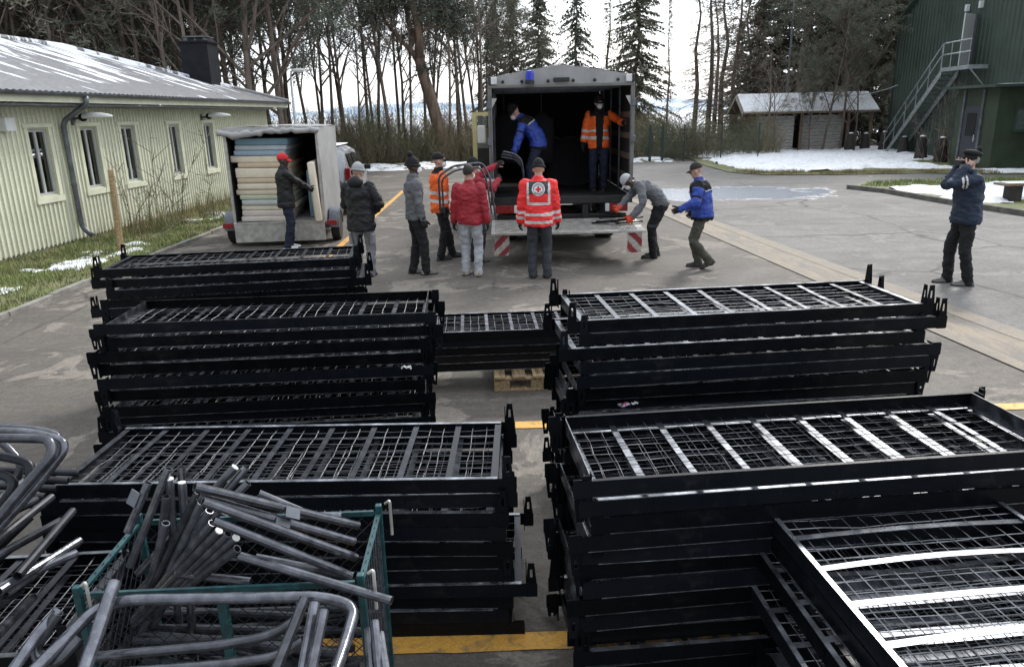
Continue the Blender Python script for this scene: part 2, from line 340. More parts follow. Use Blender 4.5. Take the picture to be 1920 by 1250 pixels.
# lawn strip along the left building, kerb
poly_sheet('lawn', [(-9.6,-8),(-6.66,-8),(-6.66,28.6),(-9.6,28.6)], .035, M['grass'])
for k in range(31):
    y = -2+k*1.0
    o = MB().bbox((0,0,0), (.09,.985,.14), .012).build('kerb_stone', M['kerb']); o.location = (-6.62+kerb_off.uniform(-.008,.008), y, .0+kerb_off.uniform(-.006,.006)); o.rotation_euler = (0,0,kerb_off.uniform(-.006,.006))
    kind(o, 'structure')
for (nm, P, h, ins, ns, na) in (('snow_patch', [(-8.3,11.8),(-6.9,12.2),(-7.0,15.6),(-7.9,15.8),(-8.4,14.5)], .05, .55, 1.6, 1.1), ('snow_patch', [(-8.2,9.3),(-7.2,9.2),(-7.1,12.2),(-8.1,12.0)], .03, .62, 2.2, 1.0), ('snow_patch', [(-8.3,18.3),(-6.9,18.3),(-6.9,20.8),(-8.0,20.8)], .03, .6, 2.0, 1.0)):
    mound(nm, P, M['snow'], .045, h, ins, .055, ns, na, .03)
def blades(name, P, n, m, hmin, hmax, gate=None, z=.035, seed=1, clump=1.5):
    rg = random.Random(seed); mb = MB(); xs = [p[0] for p in P]; ys = [p[1] for p in P]; c = 0
    while c < n:
        x = rg.uniform(min(xs), max(xs)); y = rg.uniform(min(ys), max(ys))
        if not in_poly(x, y, P): continue
        c += 1
        g = noise.noise(Vector((x*clump, y*clump, seed))) 
        if g < -.15 and rg.random() < .6: continue
        h = rg.uniform(hmin, hmax)*(1+.7*g); a = rg.uniform(0, 6.28); w = .006+.004*rg.random(); b = rg.uniform(.1, .6)*h
        dx, dy = math.cos(a), math.sin(a)
        mb.add([(x-dy*w, y+dx*w, z), (x+dy*w, y-dx*w, z), (x+dx*b, y+dy*b, z+h)], [(0,1,2)])
    return kind(mb.build(name, m), 'stuff')
LP = [(-9.1,8),(-6.7,8),(-6.7,24),(-9.1,24)]
tag(blades('grass_blades', LP, 26000, M['blade'], .03, .09, seed=4), 'short green grass on the strip beside the pale green building', 'grass')
tag(blades('dry_grass', LP, 7000, M['blade_dry'], .03, .10, seed=8), 'dry straw coloured grass mixed into the lawn strip', 'grass')
tag(blades('dry_grass', [(-9.0,16),(-8.1,16),(-7.2,21),(-7.0,24.5),(-9.0,27)], 2600, M['blade_dry'], .12, .42, seed=12), 'tall dry weeds along the foot of the pale green building', 'grass')
# snowy banks on the right
B1 = [(9.3,38.5),(8.75,34),(8.7,30),(9.5,28.4),(12,27.7),(15,27.6),(17.4,26.4),(24,25.6),(26,46),(9.3,46)]
poly_sheet('grass_verge', B1, .03, M['grass'])
tag(blades('grass_blades', [(8.8,30),(9.5,28.45),(12,27.75),(15,27.65),(17.4,26.5),(17.4,28),(12,29.3),(9.5,30.5)], 9000, M['blade_dry'], .04, .12, seed=21, z=.03), 'dry grass fringe along the big snow covered bank', 'grass')
mound('snow_bank', [(9.8,40),(9.5,34),(9.7,30.2),(12,28.9),(15,28.9),(17,30),(17.6,33),(23,40),(24,45.5),(10,45.5)], M['snow'], .03, .15, .25, .2, .55, 1.5, .10)
mound('snow_patch', [(16.6,26.9),(24,26.2),(24,28.6),(17.5,28.8)], M['snow'], .03, .1, .1, .2, .8, .7, .04)
B2 = [(10.35,22.9),(10.8,21.6),(11.02,18.8),(11.4,16.3),(12.0,12.6),(12.9,8.5),(26,8.5),(26,24.6),(15,25.0),(11.6,24.6)]
poly_sheet('grass_verge', B2, .06, M['grass'])
tag(blades('grass_blades', [(10.6,22.9),(11.8,24.4),(15,24.8),(22,24.4),(22,22.6),(12,22.6)], 9000, M['blade'], .04, .12, seed=31, z=.06), 'grass tufts on the kerbed island across the road', 'grass')
mound('snow_patch', [(11.15,22.2),(11.3,19.4),(11.5,18.3),(14.5,18.6),(21,20.5),(21,22.9),(13,22.9)], M['snow'], .06, .1, .12, .11, .9, 1.0, .05)
mound('snow_patch', [(12.6,16.6),(14.6,16.4),(15,18.0),(13,17.8)], M['snow'], .06, .07, .12, .1, 1.2, .8, .04)
KB = [(10.3,22.95),(10.78,21.6),(11.0,18.8),(11.38,16.3),(11.98,12.6),(12.88,8.5)]
for (x0, y0), (x1, y1) in zip(KB, KB[1:]):
    n = max(1, round(math.hypot(x1-x0, y1-y0)/1.0))
    for k in range(n):
        u = (k+.5)/n; o = MB().bbox((0,0,0), (.13, math.hypot(x1-x0, y1-y0)/n-.012, .26), .014).build('kerb_stone', M['kerb_dark'])
        o.location = (x0+(x1-x0)*u, y0+(y1-y0)*u, .0); o.rotation_euler = (0, 0, math.atan2(-(x1-x0), y1-y0)); kind(o, 'structure')
mound('snow_bank', [(-16,35.2),(-6.5,35.4),(-1,36),(4,37),(8.5,37.2),(8.5,39.5),(-16,39.8)], M['snowgrass'], -.01, .22, .25, .3, .5, .8, .08)
# far hills
M['hill'] = mat('haze tinted snowy wooded hills', (.30,.38,.47), .9, var=.25, scale=.004, col2=(.62,.68,.74), cpos=(.45,.6))  # pale blue of distant haze mixed into the hill colour
mb = MB()
def hf(u, v):
    x = -3500+7000*u; r = noise.fractal(Vector((x*.0012, 7.7, 0)), 1, 2, 5)
    return (x, 3200+v*600, (45+38*r)*(1 if v > .5 else 0) - .1)
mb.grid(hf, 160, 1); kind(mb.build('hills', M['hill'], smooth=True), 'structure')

# ------------------------------------------------------------------ the pale green building
M['wallgreen'] = two_tone('pale green painted boards', (.57,.575,.44), (.48,.49,.37), .9, .4, .7, ra=.7, rb=.8, bump=.15, fine=30)
M['batten'] = mat('pale green battens', (.66,.665,.525), .65, var=.07, scale=2, rnd=.06, bump=.15, bscale=40)
M['trim'] = mat('pale green trim', (.63,.635,.49), .6, var=.08, scale=3, bump=.1, bscale=30)
M['zinc'] = mat('dull grey zinc', (.13,.14,.16), .45, .5, var=.3, scale=5)
M['slate'] = mat('black slate cladding', (.009,.010,.014), .6, var=.3, scale=4, spec=.2, bump=.2, bscale=14)
M['white'] = mat('white enamel', (.62,.63,.63), .4, var=.05)
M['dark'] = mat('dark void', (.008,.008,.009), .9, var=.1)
M['curtain'] = mat('net curtain', (.72,.74,.74), .9, var=.1, scale=8)
M['curtain_teal'] = mat('teal window film', (.38,.53,.53), .7, var=.12, scale=4)
M['winframe'] = mat('white window frame', (.40,.41,.40), .5, var=.06)
def glass(name, refl=.35):
    m = bpy.data.materials.new(name); m.use_nodes = True; nt = m.node_tree; nt.nodes.remove(nt.nodes['Principled BSDF'])
    t = nt.nodes.new('ShaderNodeBsdfTransparent'); t.inputs[0].default_value = (.75,.8,.8,1); g = nt.nodes.new('ShaderNodeBsdfGlossy'); g.inputs['Roughness'].default_value = .03
    f = nt.nodes.new('ShaderNodeFresnel'); f.inputs[0].default_value = 1.5; a = nd(nt, 'ShaderNodeMath', operation='MULTIPLY_ADD'); a.inputs[1].default_value = .9; a.inputs[2].default_value = refl*.3
    mx = nt.nodes.new('ShaderNodeMixShader'); nt.links.new(f.outputs[0], a.inputs[0]); nt.links.new(a.outputs[0], mx.inputs[0]); nt.links.new(t.outputs[0], mx.inputs[1]); nt.links.new(g.outputs[0], mx.inputs[2])
    nt.links.new(mx.outputs[0], nt.nodes['Material Output'].inputs[0]); return m
M['glass'] = glass('window glass')
bld = thing('timber_building', 'long pale green boarded building with snow streaked roof and black chimney', 'building', (-9.17,13.28,0), -math.atan2(.0436,.999))
WIN = [(1.42,2.03),(3.08,3.70),(4.68,5.30),(6.98,7.56),(9.08,9.70),(-1.3,-.68)]; Z0, Z1, S0, S1, HT = 1.06, 2.32, -14.0, 14.42, 2.74
mb = MB(); cuts = sorted(WIN); s = S0
for a, b in cuts:
    mb.bx(-.2, 0, s, a, .1, HT); mb.bx(-.2, 0, a, b, .1, Z0); mb.bx(-.2, 0, a, b, Z1, HT); s = b
mb.bx(-.2, 0, s, S1, .1, HT); mb.bx(-9.0, -.2, S1-.2, S1, .1, HT); mb.build('wall', M['wallgreen'], bld)
MB().bx(-.2, -.02, S0, S1-.02, -.05, .1).build('plinth', M['kerb'], bld)
MB().bx(-.7, -.6, S0, S1-.25, .1, HT).build('dark_room_panel', M['dark'], bld)  # near-black sheet put in for the unlit room behind the windows
def batten(z0, z1): return MB().bx(.001, .022, -.022, .022, z0, z1).mesh('batten', M['batten'])
bf, bl, bu = batten(.08, HT-.02), batten(.08, Z0-.14), batten(Z1+.12, HT-.02)
k = S0+.05
while k < S1-.03:
    inw = any(a-.13 < k < b+.13 for a, b in WIN)
    for me in ([bl, bu] if inw else [bf]): link('batten', me, bld, Matrix.Translation((0, k, 0)))
    k += .137
for i, (a, b) in enumerate(WIN):
    w = MB(); w.bx(-.1, -.04, a, a+.045, Z0, Z1).bx(-.1, -.04, b-.045, b, Z0, Z1).bx(-.1, -.04, a+.045, b-.045, Z0, Z0+.05).bx(-.1, -.04, a+.045, b-.045, Z1-.05, Z1)
    c = (a+b)/2; wo = w.bx(-.095, -.045, c-.03, c+.03, Z0+.05, Z1-.05).build('window', M['winframe'], bld)
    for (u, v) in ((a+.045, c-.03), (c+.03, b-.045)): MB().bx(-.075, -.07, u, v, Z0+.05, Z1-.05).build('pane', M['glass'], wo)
    if i == 0: MB().bx(-.14, -.13, a+.02, b-.02, Z0, 1.82).build('privacy_film', M['curtain_teal'], wo)
    if i in (1, 3, 4):
        cm = MB(); cm.grid(lambda u, v: (-.118+.012*math.sin(u*40), a+.02+(b-a-.04)*u, Z0+(Z1-Z0)*v), 40, 1); cm.build('curtain', M['curtain'], wo)
    if i == 2:
        cm = MB(); cm.grid(lambda u, v: (-.118+.012*math.sin(u*30), a+.02+(b-a-.04)*(.45*u*(1-v*.8)), Z0+(Z1-Z0)*v), 24, 6); cm.build('curtain', M['curtain'], wo)
    MB().bx(.002, .035, a-.1, a-.004, Z0-.02, Z1+.03).build('casing', M['trim'], bld); MB().bx(.002, .035, b+.004, b+.1, Z0-.02, Z1+.03).build('casing', M['trim'], bld)
    MB().bx(.002, .05, a-.15, b+.15, Z1+.032, Z1+.10).build('lintel', M['trim'], bld); MB().bx(.002, .05, a-.13, b+.13, Z0-.14, Z0-.025).build('sill', M['trim'], bld)
# roof: corrugated sheets with hip end
SL = .325; EX, RX = .62, -4.3
def rz_(x): return 3.0+(EX-x)*SL
M['roof'] = None
m = bpy.data.materials.new('corrugated roof with snow streaks'); m.use_nodes = True; nt = m.node_tree; Lk = nt.links; b_ = nt.nodes['Principled BSDF']
tc = nt.nodes.new('ShaderNodeTexCoord'); mp = nd(nt, 'ShaderNodeMapping'); mp.inputs['Scale'].default_value = (.38, 2.4, .4); Lk.new(tc.outputs['Object'], mp.inputs[0])
mp2 = nd(nt, 'ShaderNodeMapping'); mp2.inputs['Scale'].default_value = (.3, .3, .3); Lk.new(tc.outputs['Object'], mp2.inputs[0])
st = noise_n(nt, mp.outputs[0], 1.6, 6, .6); lg = noise_n(nt, mp2.outputs[0], 1.2, 3); sx = nt.nodes.new('ShaderNodeSeparateXYZ'); Lk.new(tc.outputs['Object'], sx.inputs[0])
mr = nd(nt, 'ShaderNodeMapRange'); Lk.new(sx.outputs[0], mr.inputs[0]); mr.inputs['From Min'].default_value = .6; mr.inputs['From Max'].default_value = -3.6; mr.inputs['To Min'].default_value = -.13; mr.inputs['To Max'].default_value = .11
ad = nd(nt, 'ShaderNodeMath', operation='ADD'); Lk.new(st, ad.inputs[0]); Lk.new(mr.outputs[0], ad.inputs[1]); a2 = nd(nt, 'ShaderNodeMath', operation='MULTIPLY_ADD'); Lk.new(lg, a2.inputs[0]); a2.inputs[1].default_value = .28; Lk.new(ad.outputs[0], a2.inputs[2])
sm = ramp(nt, a2.outputs[0], [(.655, 0.), (.70, 1.)]); cc = mix(nt, sm, ramp(nt, noise_n(nt, tc.outputs['Object'], 9, 4), [(.3, (.15,.15,.155)), (.7, (.22,.22,.225))]), (.82,.84,.88))
Lk.new(cc, b_.inputs['Base Color']); Lk.new(mix(nt, sm, (.5,.5,.5), (.85,.85,.85)), b_.inputs['Roughness']); bp = nd(nt, 'ShaderNodeBump', Strength=.6, Distance=.04); Lk.new(sm, bp.inputs['Height']); Lk.new(bp.outputs[0], b_.inputs['Normal'])
M['roof'] = m
EY = S1+.62; mb = MB(); n = 560
def rf(u, v):
    y = S0+(EY-S0)*u; x = EX+(RX-EX)*v
    lim = max(0, (EX - x) - (EY - y)); xx = x + lim                     # clipped by the hip
    return (xx, y, rz_(xx)+.011*math.sin(y*2*math.pi/.177))
mb.grid(rf, n, 10)
ro = mb.build('roof', M['roof'], bld, smooth=True)
mb = MB(); mb.add([(EX,EY,3.0),(RX*2-EX,EY,3.0),(RX,EY-(EX-RX),rz_(RX))], [(0,1,2)]); mb.add([(RX,S0,rz_(RX)),(RX*2-EX,S0,3.0),(RX*2-EX,EY,3.0),(RX,EY-(EX-RX),rz_(RX))], [(0,1,2,3)]); mb.build('far_slope', M['roof'], bld)
MB().tube([(RX,S0,rz_(RX)+.02),(RX,EY-(EX-RX),rz_(RX)+.02),(EX,EY,3.03)], .07, 8).build('ridge_cap', M['roof'], ro)
MB().bx(EX-.06, EX-.03, S0, EY, 2.80, 2.98).bx(-9, EX-.03, EY-.05, EY-.02, 2.80, 2.98).build('fascia', M['trim'], bld)
MB().bx(-.02, EX-.06, S0, EY-.05, 2.745, 2.77).bx(-9, -.02, S1, EY-.05, 2.745, 2.77).build('soffit', M['zinc'], bld)
mb = MB(); mb.grid(lambda u, v: (EX+.05+.065*math.cos(math.pi*v+math.pi), S0+(EY-S0)*u, 2.985-.065*math.sin(math.pi*v)), 2, 8); mb.grid(lambda u, v: (EX+.05+.070*math.cos(math.pi*v+math.pi), S0+(EY-S0)*u, 2.985-.072*math.sin(math.pi*v)), 2, 8)
mb.build('gutter', M['zinc'], bld, smooth=True)
MB().tube(fillet([(EX+.05,2.42,2.93),(EX+.05,2.42,2.78),(.11,2.42,2.45),(.11,2.42,.32),(.28,2.46,.14)], .14), .052, 12).build('downpipe', M['zinc'], bld, smooth=True)
for z in (2.25, 1.2, .5): MB().tube([(.11,2.42,z-.02),(.11,2.42,z+.02)], .06, 12).build('pipe_collar', M['zinc'], bld)
for s in (2.92, 9.05):
    l = MB().tube([(0,s,2.5),(.18,s,2.52)], .025, 8).bx(0, .03, s-.05, s+.05, 2.38, 2.6).build('wall_lamp', M['zinc'], bld)
    MB().ell((.24,s,2.53), (.09,.085,.085), 12, 8).build('lamp_joint', M['dark'], l, smooth=True)
    h = MB(); h.grid(lambda u, v: (.27+.62*u, s+.13*math.sin(v*math.pi*2)*(1-.5*(2*u-.8)**2*.6)*math.sqrt(max(.04,1-u**3*.9)), 2.53+(.10*math.cos(v*math.pi*2) if math.cos(v*math.pi*2) > 0 else .03*math.cos(v*math.pi*2))*math.sqrt(max(.03,1-u**2.5))), 10, 14); h.build('lamp_shade', M['white'], l, smooth=True)
MB().bbox((.1,.75,2.42), (.2,.26,.24), .015).build('meter_box', M['white'], bld)
ch = MB(); M3 = Matrix.Rotation(0,3,'Z'); cx, cy = -1.5, 13.0
ch.prism([(cx-.45,cy-.42,3.3),(cx+.45,cy-.42,3.3),(cx+.45,cy+.42,3.3),(cx-.45,cy+.42,3.3)], (0,0,1.55)); cho = ch.build('chimney', M['slate'], ro)
MB().bx(cx-.51, cx+.51, cy-.48, cy+.48, 4.852, 4.90).build('chimney_slab', M['slate'], ro)
MB().bx(cx-.32, cx-.26, cy-.22, cy+.22, 4.902, 5.02).bx(cx+.26, cx+.32, cy-.22, cy+.22, 4.902, 5.02).bx(cx-.02, cx+.02, cy-.22, cy+.22, 4.902, 5.02).bx(cx-.4, cx+.4, cy-.3, cy+.3, 5.022, 5.06).build('chimney_cowl', M['zinc'], ro)

# ------------------------------------------------------------------ green hall on the right
M['hall'] = mat('dark green sheet cladding', (.036,.057,.043), .5, var=.2, scale=.7, rvar=.08, bump=.05, bscale=8)
M['annex'] = mat('olive green painted wall', (.034,.052,.028), .75, var=.25, scale=1.5, bump=.2, bscale=20)
M['galv'] = mat('galvanised steel', (.42,.45,.46), .42, .6, var=.2, scale=7)
M['doorgrey'] = mat('slate grey door', (.03,.036,.047), .5, var=.15, scale=3)
H0, H1 = V(20.45,41.4,0), V(19.05,23.5,0); hd = (H1-H0).normalized(); LEN = (H1-H0).length
hall = thing('sheet_metal_hall', 'tall dark green hall of ribbed sheet metal with a steel outside stair', 'building', H0, math.atan2(hd.y, hd.x))
# local: +x along the wall towards the viewer, -y is outwards (to the left in the picture)
OUT = -1
def on_hall(px, py, off=0.0):
    n = Vector((hd.y, -hd.x, 0)); n = n if n.x < 0 else -n
    d = ray(px, py); o = Vector((0,0,HCAM)); t = ((H0+n*off-o).dot(n))/d.dot(n); p = o+d*t; return (p-H0).dot(hd), p.z
EV, AP = 6.35, LEN*.55
def htop(s): return EV+.52*min(s, 2*AP-s)
mb = MB(); prof = []; s = 0
while s < LEN:
    prof += [(s,0),(s+.17,0),(s+.20,-.035),(s+.30,-.035)]; s += .33
prof.append((LEN,0))
vs = []; 
for (s, d) in prof: vs += [(s, d, 0), (s, d, htop(min(s, LEN)))]
mb.add(vs, [(2*i, 2*i+2, 2*i+3, 2*i+1) for i in range(len(prof)-1)]); mb.build('wall', M['hall'], hall)
n_out = Vector((hd.y, -hd.x, 0)); flip_out = -1 if n_out.x > 0 else 1
MB().bx(0, LEN, .02, 15, 0, EV-.3).build('hall_body', M['hall'], hall)
mb = MB(); mb.prism([(-.15,-.25,EV-.02),(AP,-.25,EV+.52*(AP+.15)),(AP,-.25,EV+.52*(AP+.15)+.16),(-.15,-.25,EV+.14)], (0,15,0)); mb.prism([(AP,-.25,EV+.52*(AP+.15)),(2*AP+.15,-.25,EV-.02),(2*AP+.15,-.25,EV+.14),(AP,-.25,EV+.52*(AP+.15)+.16)], (0,15,0)); mb.build('roof', M['hall'], hall)
MB().bx(-.06, .02, -.05, .05, 0, EV).build('corner_trim', M['hall'], hall)
# door and stair (positions read off the picture on the wall plane)
sdr, zdr = on_hall(1797, 128, .1); zl = zdr
d0 = sdr
MB().bx(d0, d0+1.0, -.06, -.037, zl+.02, zl+2.1).build('doorway', M['doorgrey'], hall)
dl = MB(); Md = Matrix.Rotation(R(-48), 3, 'Z'); dl.box((0,0,0), (.95,.045,2.05), Md); dlo = dl.build('door_leaf', M['white'], hall); dlo.location = (d0+1.0+.22, -.5, zl+1.06)
MB().tube([(0,-.06,0),(.12,-.06,0)], .012, 6).build('door_handle', M['galv'], dlo).location = (-.2,-.02,0)
for q in (0, 1.5): MB().bbox((d0+.1+q*.75,-.12,zl+2.42), (.16,.16,.28), .02).build('wall_light', M['white'], hall)
st = thing('steel_stair', 'galvanised outside stair with handrail climbing the green hall wall', 'stair', H0, math.atan2(hd.y, hd.x))
WO, WI = -.85, -.12; L0 = on_hall(1764,136,.85)[0]; L1 = on_hall(1817,126,.85)[0]; s_b = on_hall(1655,287,.85)[0]
MB().bx(L0, L1, WO, WI, zl-.05, zl).build('landing', M['galv'], st)
MB().bx(L0, L1, WO-.02, WO, zl-.14, zl+.02).bx(L1, L1+.02, WO, WI, zl-.14, zl+.02).build('landing_edge', M['galv'], st)
for y in (WO, WI):
    mb = MB(); mb.prism([(s_b,y,-.02),(s_b+.36,y,-.02),(L0+.02,y,zl-.33),(L0+.02,y,zl-.01)], (0,.012 if y < -.5 else -.012,0)); mb.build('stringer', M['galv'], st)
nst = 20; tm = MB().bx(0, .26, WO+.014, WI+.03, -.035, 0).mesh('tread', M['zinc'])
for k in range(nst): link('tread', tm, st, Matrix.Translation((s_b+.12+(L0-s_b-.2)*k/nst, 0, zl*(k+.6)/nst)))
rail = [(s_b-.05, .98), (L0, zl+1.02), (L1, zl+1.02)]; mid = [(s_b, .52), (L0, zl+.55), (L1, zl+.55)]
for pts in (rail, mid): MB().tube(fillet([(a, WO-.03, b) for a, b in pts], .15), .03, 8).build('handrail', M['galv'], st, smooth=True)
for k in range(6):
    a = s_b+.1+(L0-s_b-.1)*k/5; z = zl*(k/5)*.98; MB().tube([(a,WO-.03,z),(a,WO-.03,z+1.0)], .019, 6).build('baluster', M['galv'], st)
for k in range(4):
    a = L0+.05+(L1-L0-.1)*k/3; MB().tube([(a,WO-.03,zl-.1),(a,WO-.03,zl+1.02)], .019, 6).build('baluster', M['galv'], st)
for a in (L1-.1,): MB().tube([(a,WO+.06,zl-.08),(a,-.02,zl-.9)], .03, 8).build('bracket', M['galv'], st)
# annex
ax0 = G(1853, 319); an = thing('hall_annex', 'low olive annex with grey door and snowy flat roof against the green hall', 'building', (ax0.x, ax0.y, 0), 0)
axr = 20.3-ax0.x
MB().bx(0, axr, 0, 2.6, 0, 2.95).build('wall', M['annex'], an)
MB().bx(-.45, axr+.2, -.4, 3.0, 2.96, 3.06).build('roof', M['hall'], an); MB().bbox((axr/2+.1,1.5,3.075), (axr*.8,2.6,.03), .01).build('roof_snow', M['snow'], an)
MB().bx(-.035, -.004, .95, 2.0, .04, 2.3).build('door', M['doorgrey'], an); MB().bx(-.05, -.037, 1.15, 1.75, 1.2, 2.05).build('door_panel', M['dark'], an)
MB().bx(-.06, -.004, .8, .93, 0, 2.9).bx(-.06,-.004,2.02,2.15,0,2.9).build('door_frame', M['zinc'], an)
MB().tube([(-.09,1.08,1.0),(-.09,1.08,1.25)], .015, 6).bx(-.09,-.036,1.07,1.09,1.1,1.12).build('door_handle', M['white'], an)
w = MB().bx(.62, 1.5, -.06, -.004, 1.35, 1.45).bx(.62, 1.5, -.06, -.004, 2.2, 2.3).bx(.62, .72, -.06, -.004, 1.45, 2.2).bx(1.4, 1.5, -.06, -.004, 1.45, 2.2).build('window', M['hall'], an)
MB().bx(.72, 1.4, -.03, -.006, 1.45, 2.2).build('pane', mat('frosted pane', (.10,.12,.11), .12, var=.2), w)
# stone bollard cones
M['cone'] = mat('dark weathered stone', (.035,.03,.028), .9, var=.35, scale=5, bump=.5, bscale=18)
cone = None
names = ['beside the shelter post', 'next to the tallest shelter tree', 'at the foot of the outside stair', 'half hidden behind the stair foot', 'below the brown bush at the hall', 'close to the annex door']
for i, (px, py, h) in enumerate([(1592,288,1.0),(1620,286,.95),(1655,287,1.05),(1692,292,.85),(1725,300,1.0),(1762,305,1.0)]):
    p = G(px, py); t = thing('stone_bollard', 'dark tapered stone bollard with snow cap '+names[i], 'bollard', (p.x,p.y,.12), i*.7, 'stone bollards in front of the green hall')
    MB().lathe((0,0,0), [(.29,-.15),(.28,.02),(.265,.1),(.19,h*.72),(.165,h*.86),(.12,h*.92)], 14).build('stone', M['cone'], t, smooth=True, auto=R(40)); MB().ell((0,0,h*.91), (.125,.125,.07), 12, 6, v1=.5, cap=True).build('snow_cap', M['snow'], t, smooth=True)
# shelter
M['plank'] = mat('grey weathered planks', (.36,.345,.32), .85, var=.3, scale=3, stretch=(1,1,6), bump=.3, bscale=25)
M['timber'] = mat('brown timber', (.17,.12,.085), .8, var=.3, scale=6)
sh = thing('timber_shelter', 'open grey plank shelter with a snow covered pitched roof among the trees', 'shelter', (13.4,42.2,0), R(-3))
for k in range(11): MB().bx(.3, 2.2, -.02+.01*(k % 2), .02+.01*(k % 2), .02+k*.18, .02+k*.18+.168).build('plank', M['plank'], sh)
for k in range(11): MB().bx(2.7, 4.9, .3, .34, .02+k*.18, .02+k*.18+.168).build('plank', M['plank'], sh)
for k in range(11): MB().bx(.26, .30, .05, 2.3, .02+k*.18, .02+k*.18+.168).build('plank', M['plank'], sh)
MB().bx(.4, 6.3, 2.3, 2.4, 0, 2.1).build('back_wall', M['dark'], sh)
for x in (-.3, 2.5, 5.0, 6.2): MB().bx(x, x+.14, -.1, .04, 0, 2.15).build('post', M['timber'], sh)
for s_ in (-1, 1): MB().tube([(5.07,-.03,1.5),(5.07+.55*s_,-.03,2.1)], .05, 6).build('brace', M['timber'], sh)
mb = MB(); mb.prism([(-.7,-.55,2.1),(-.7,1.2,3.0),(-.7,1.2,3.08),(-.7,-.55,2.18)], (7.2,0,0)); mb.prism([(-.7,1.2,3.0),(-.7,3.0,2.1),(-.7,3.0,2.18),(-.7,1.2,3.08)], (7.2,0,0)); mb.build('roof', M['timber'], sh)
mb = MB(); mb.prism([(-.65,-.5,2.19),(-.65,1.2,3.09),(-.65,1.2,3.19),(-.65,-.5,2.27)], (7.1,0,0)); mb.prism([(-.65,1.2,3.09),(-.65,2.9,2.22),(-.65,2.9,2.3),(-.65,1.2,3.19)], (7.1,0,0)); mb.build('roof_snow', M['snow'], sh)
MB().prism([(-.72,-.6,2.02),(-.72,1.2,2.94),(-.72,1.2,3.1),(-.72,-.6,2.18)], (-.03,0,0)).prism([(-.72,3.05,2.02),(-.72,1.2,2.94),(-.72,1.2,3.1),(-.72,3.05,2.18)], (-.03,0,0)).build('barge_board', M['plank'], sh)
# fence
M['fence'] = mat('dark green fence paint', (.012,.035,.028), .5, var=.2)
fn = thing('mesh_fence', 'dark green rod mesh fence with gate beyond the truck', 'fence', (5.2,37.6,0), R(-2))
for x, w in ((0,.05),(1.75,.11),(2.35,.11),(3.4,.05),(5.2,.05),(7.0,.05)): MB().bx(x-w/2, x+w/2, -w/2, w/2, -.02, 1.75).build('post', M['fence'], fn)
for a, b in ((.03,1.69),(1.82,2.28),(2.42,3.37),(3.43,5.17),(5.23,6.97)):
    mb = MB(); k = a
    while k < b: mb.box((k,0,.85), (.008,.008,1.6)); k += .05
    for z in [.1+.2*i for i in range(9)]: mb.bx(a, b, .004, .012, z-.005, z+.005)
    mb.build('mesh_panel', M['fence'], fn)
# poles, cable
lp = thing('lamp_post', 'grey steel lamp post with white lantern beyond the trailer', 'lamp post', (A(551,200,30.5).x,30.5,0))
lz = A(548,134,30.5).z-4.95; MB().tube([(0,0,-.02),(0,0,4.75+lz)], [.07,.05], 10).build('post', M['galv'], lp, smooth=True); MB().tube(fillet([(0,0,4.75+lz),(.02,0,4.95+lz),(.2,-.05,5.0+lz)], .1), .035, 8).build('arm', M['galv'], lp, smooth=True)
MB().ell((.34,-.1,4.98+lz), (.27,.13,.075), 14, 8).build('lantern', M['white'], lp, smooth=True)
pl = G(1467, 285); fp = thing('flag_pole', 'thin bare grey pole standing in the snow before the shelter', 'pole', (pl.x,pl.y,0))
MB().tube([(0,0,-.02),(0,0,10)], [.075,.045], 8).build('shaft', M['zinc'], fp, smooth=True); MB().tube([(0,0,-.01),(0,0,.9)], .08, 8).build('sleeve', M['white'], fp)
ca, cb = A(1530,172,42.5), V(20.3,40.6,0); cb.z = A(1664,160,40.6).z
tag(MB().tube([ca.lerp(cb, t/12)-V(0,0,.35*4*(t/12)*(1-t/12)) for t in range(13)], .022, 5).build('cable', M['galv']), 'sagging pale cable running from the trees to the green hall', 'cable')
b0, b1 = G(228,475), A(207,318,14.2); tag(MB().tube([b0-V(0,0,.05), b0.lerp(b1,.5), b1], [.055,.055,.05], 10).build('wooden_stake', M['wood'], smooth=True, auto=R(40)), 'round weathered wooden stake standing in the lawn strip', 'post')
p = G(1893,381); bn = thing('wooden_bench', 'low dark wooden bench with snow on its seat on the island', 'bench', (p.x,p.y,.06), R(-4))
for k in range(3): MB().bx(-.3, 1.6, -.25+k*.19, -.08+k*.19, .38, .43).build('seat_plank', M['timber'], bn)
for x in (-.05, 1.2): MB().bx(x, x+.2, -.2, .26, -.01, .379).build('leg', M['cone'], bn)
MB().bbox((.65,.02,.445), (1.7,.42,.03), .012).build('snow', M['snow'], bn)
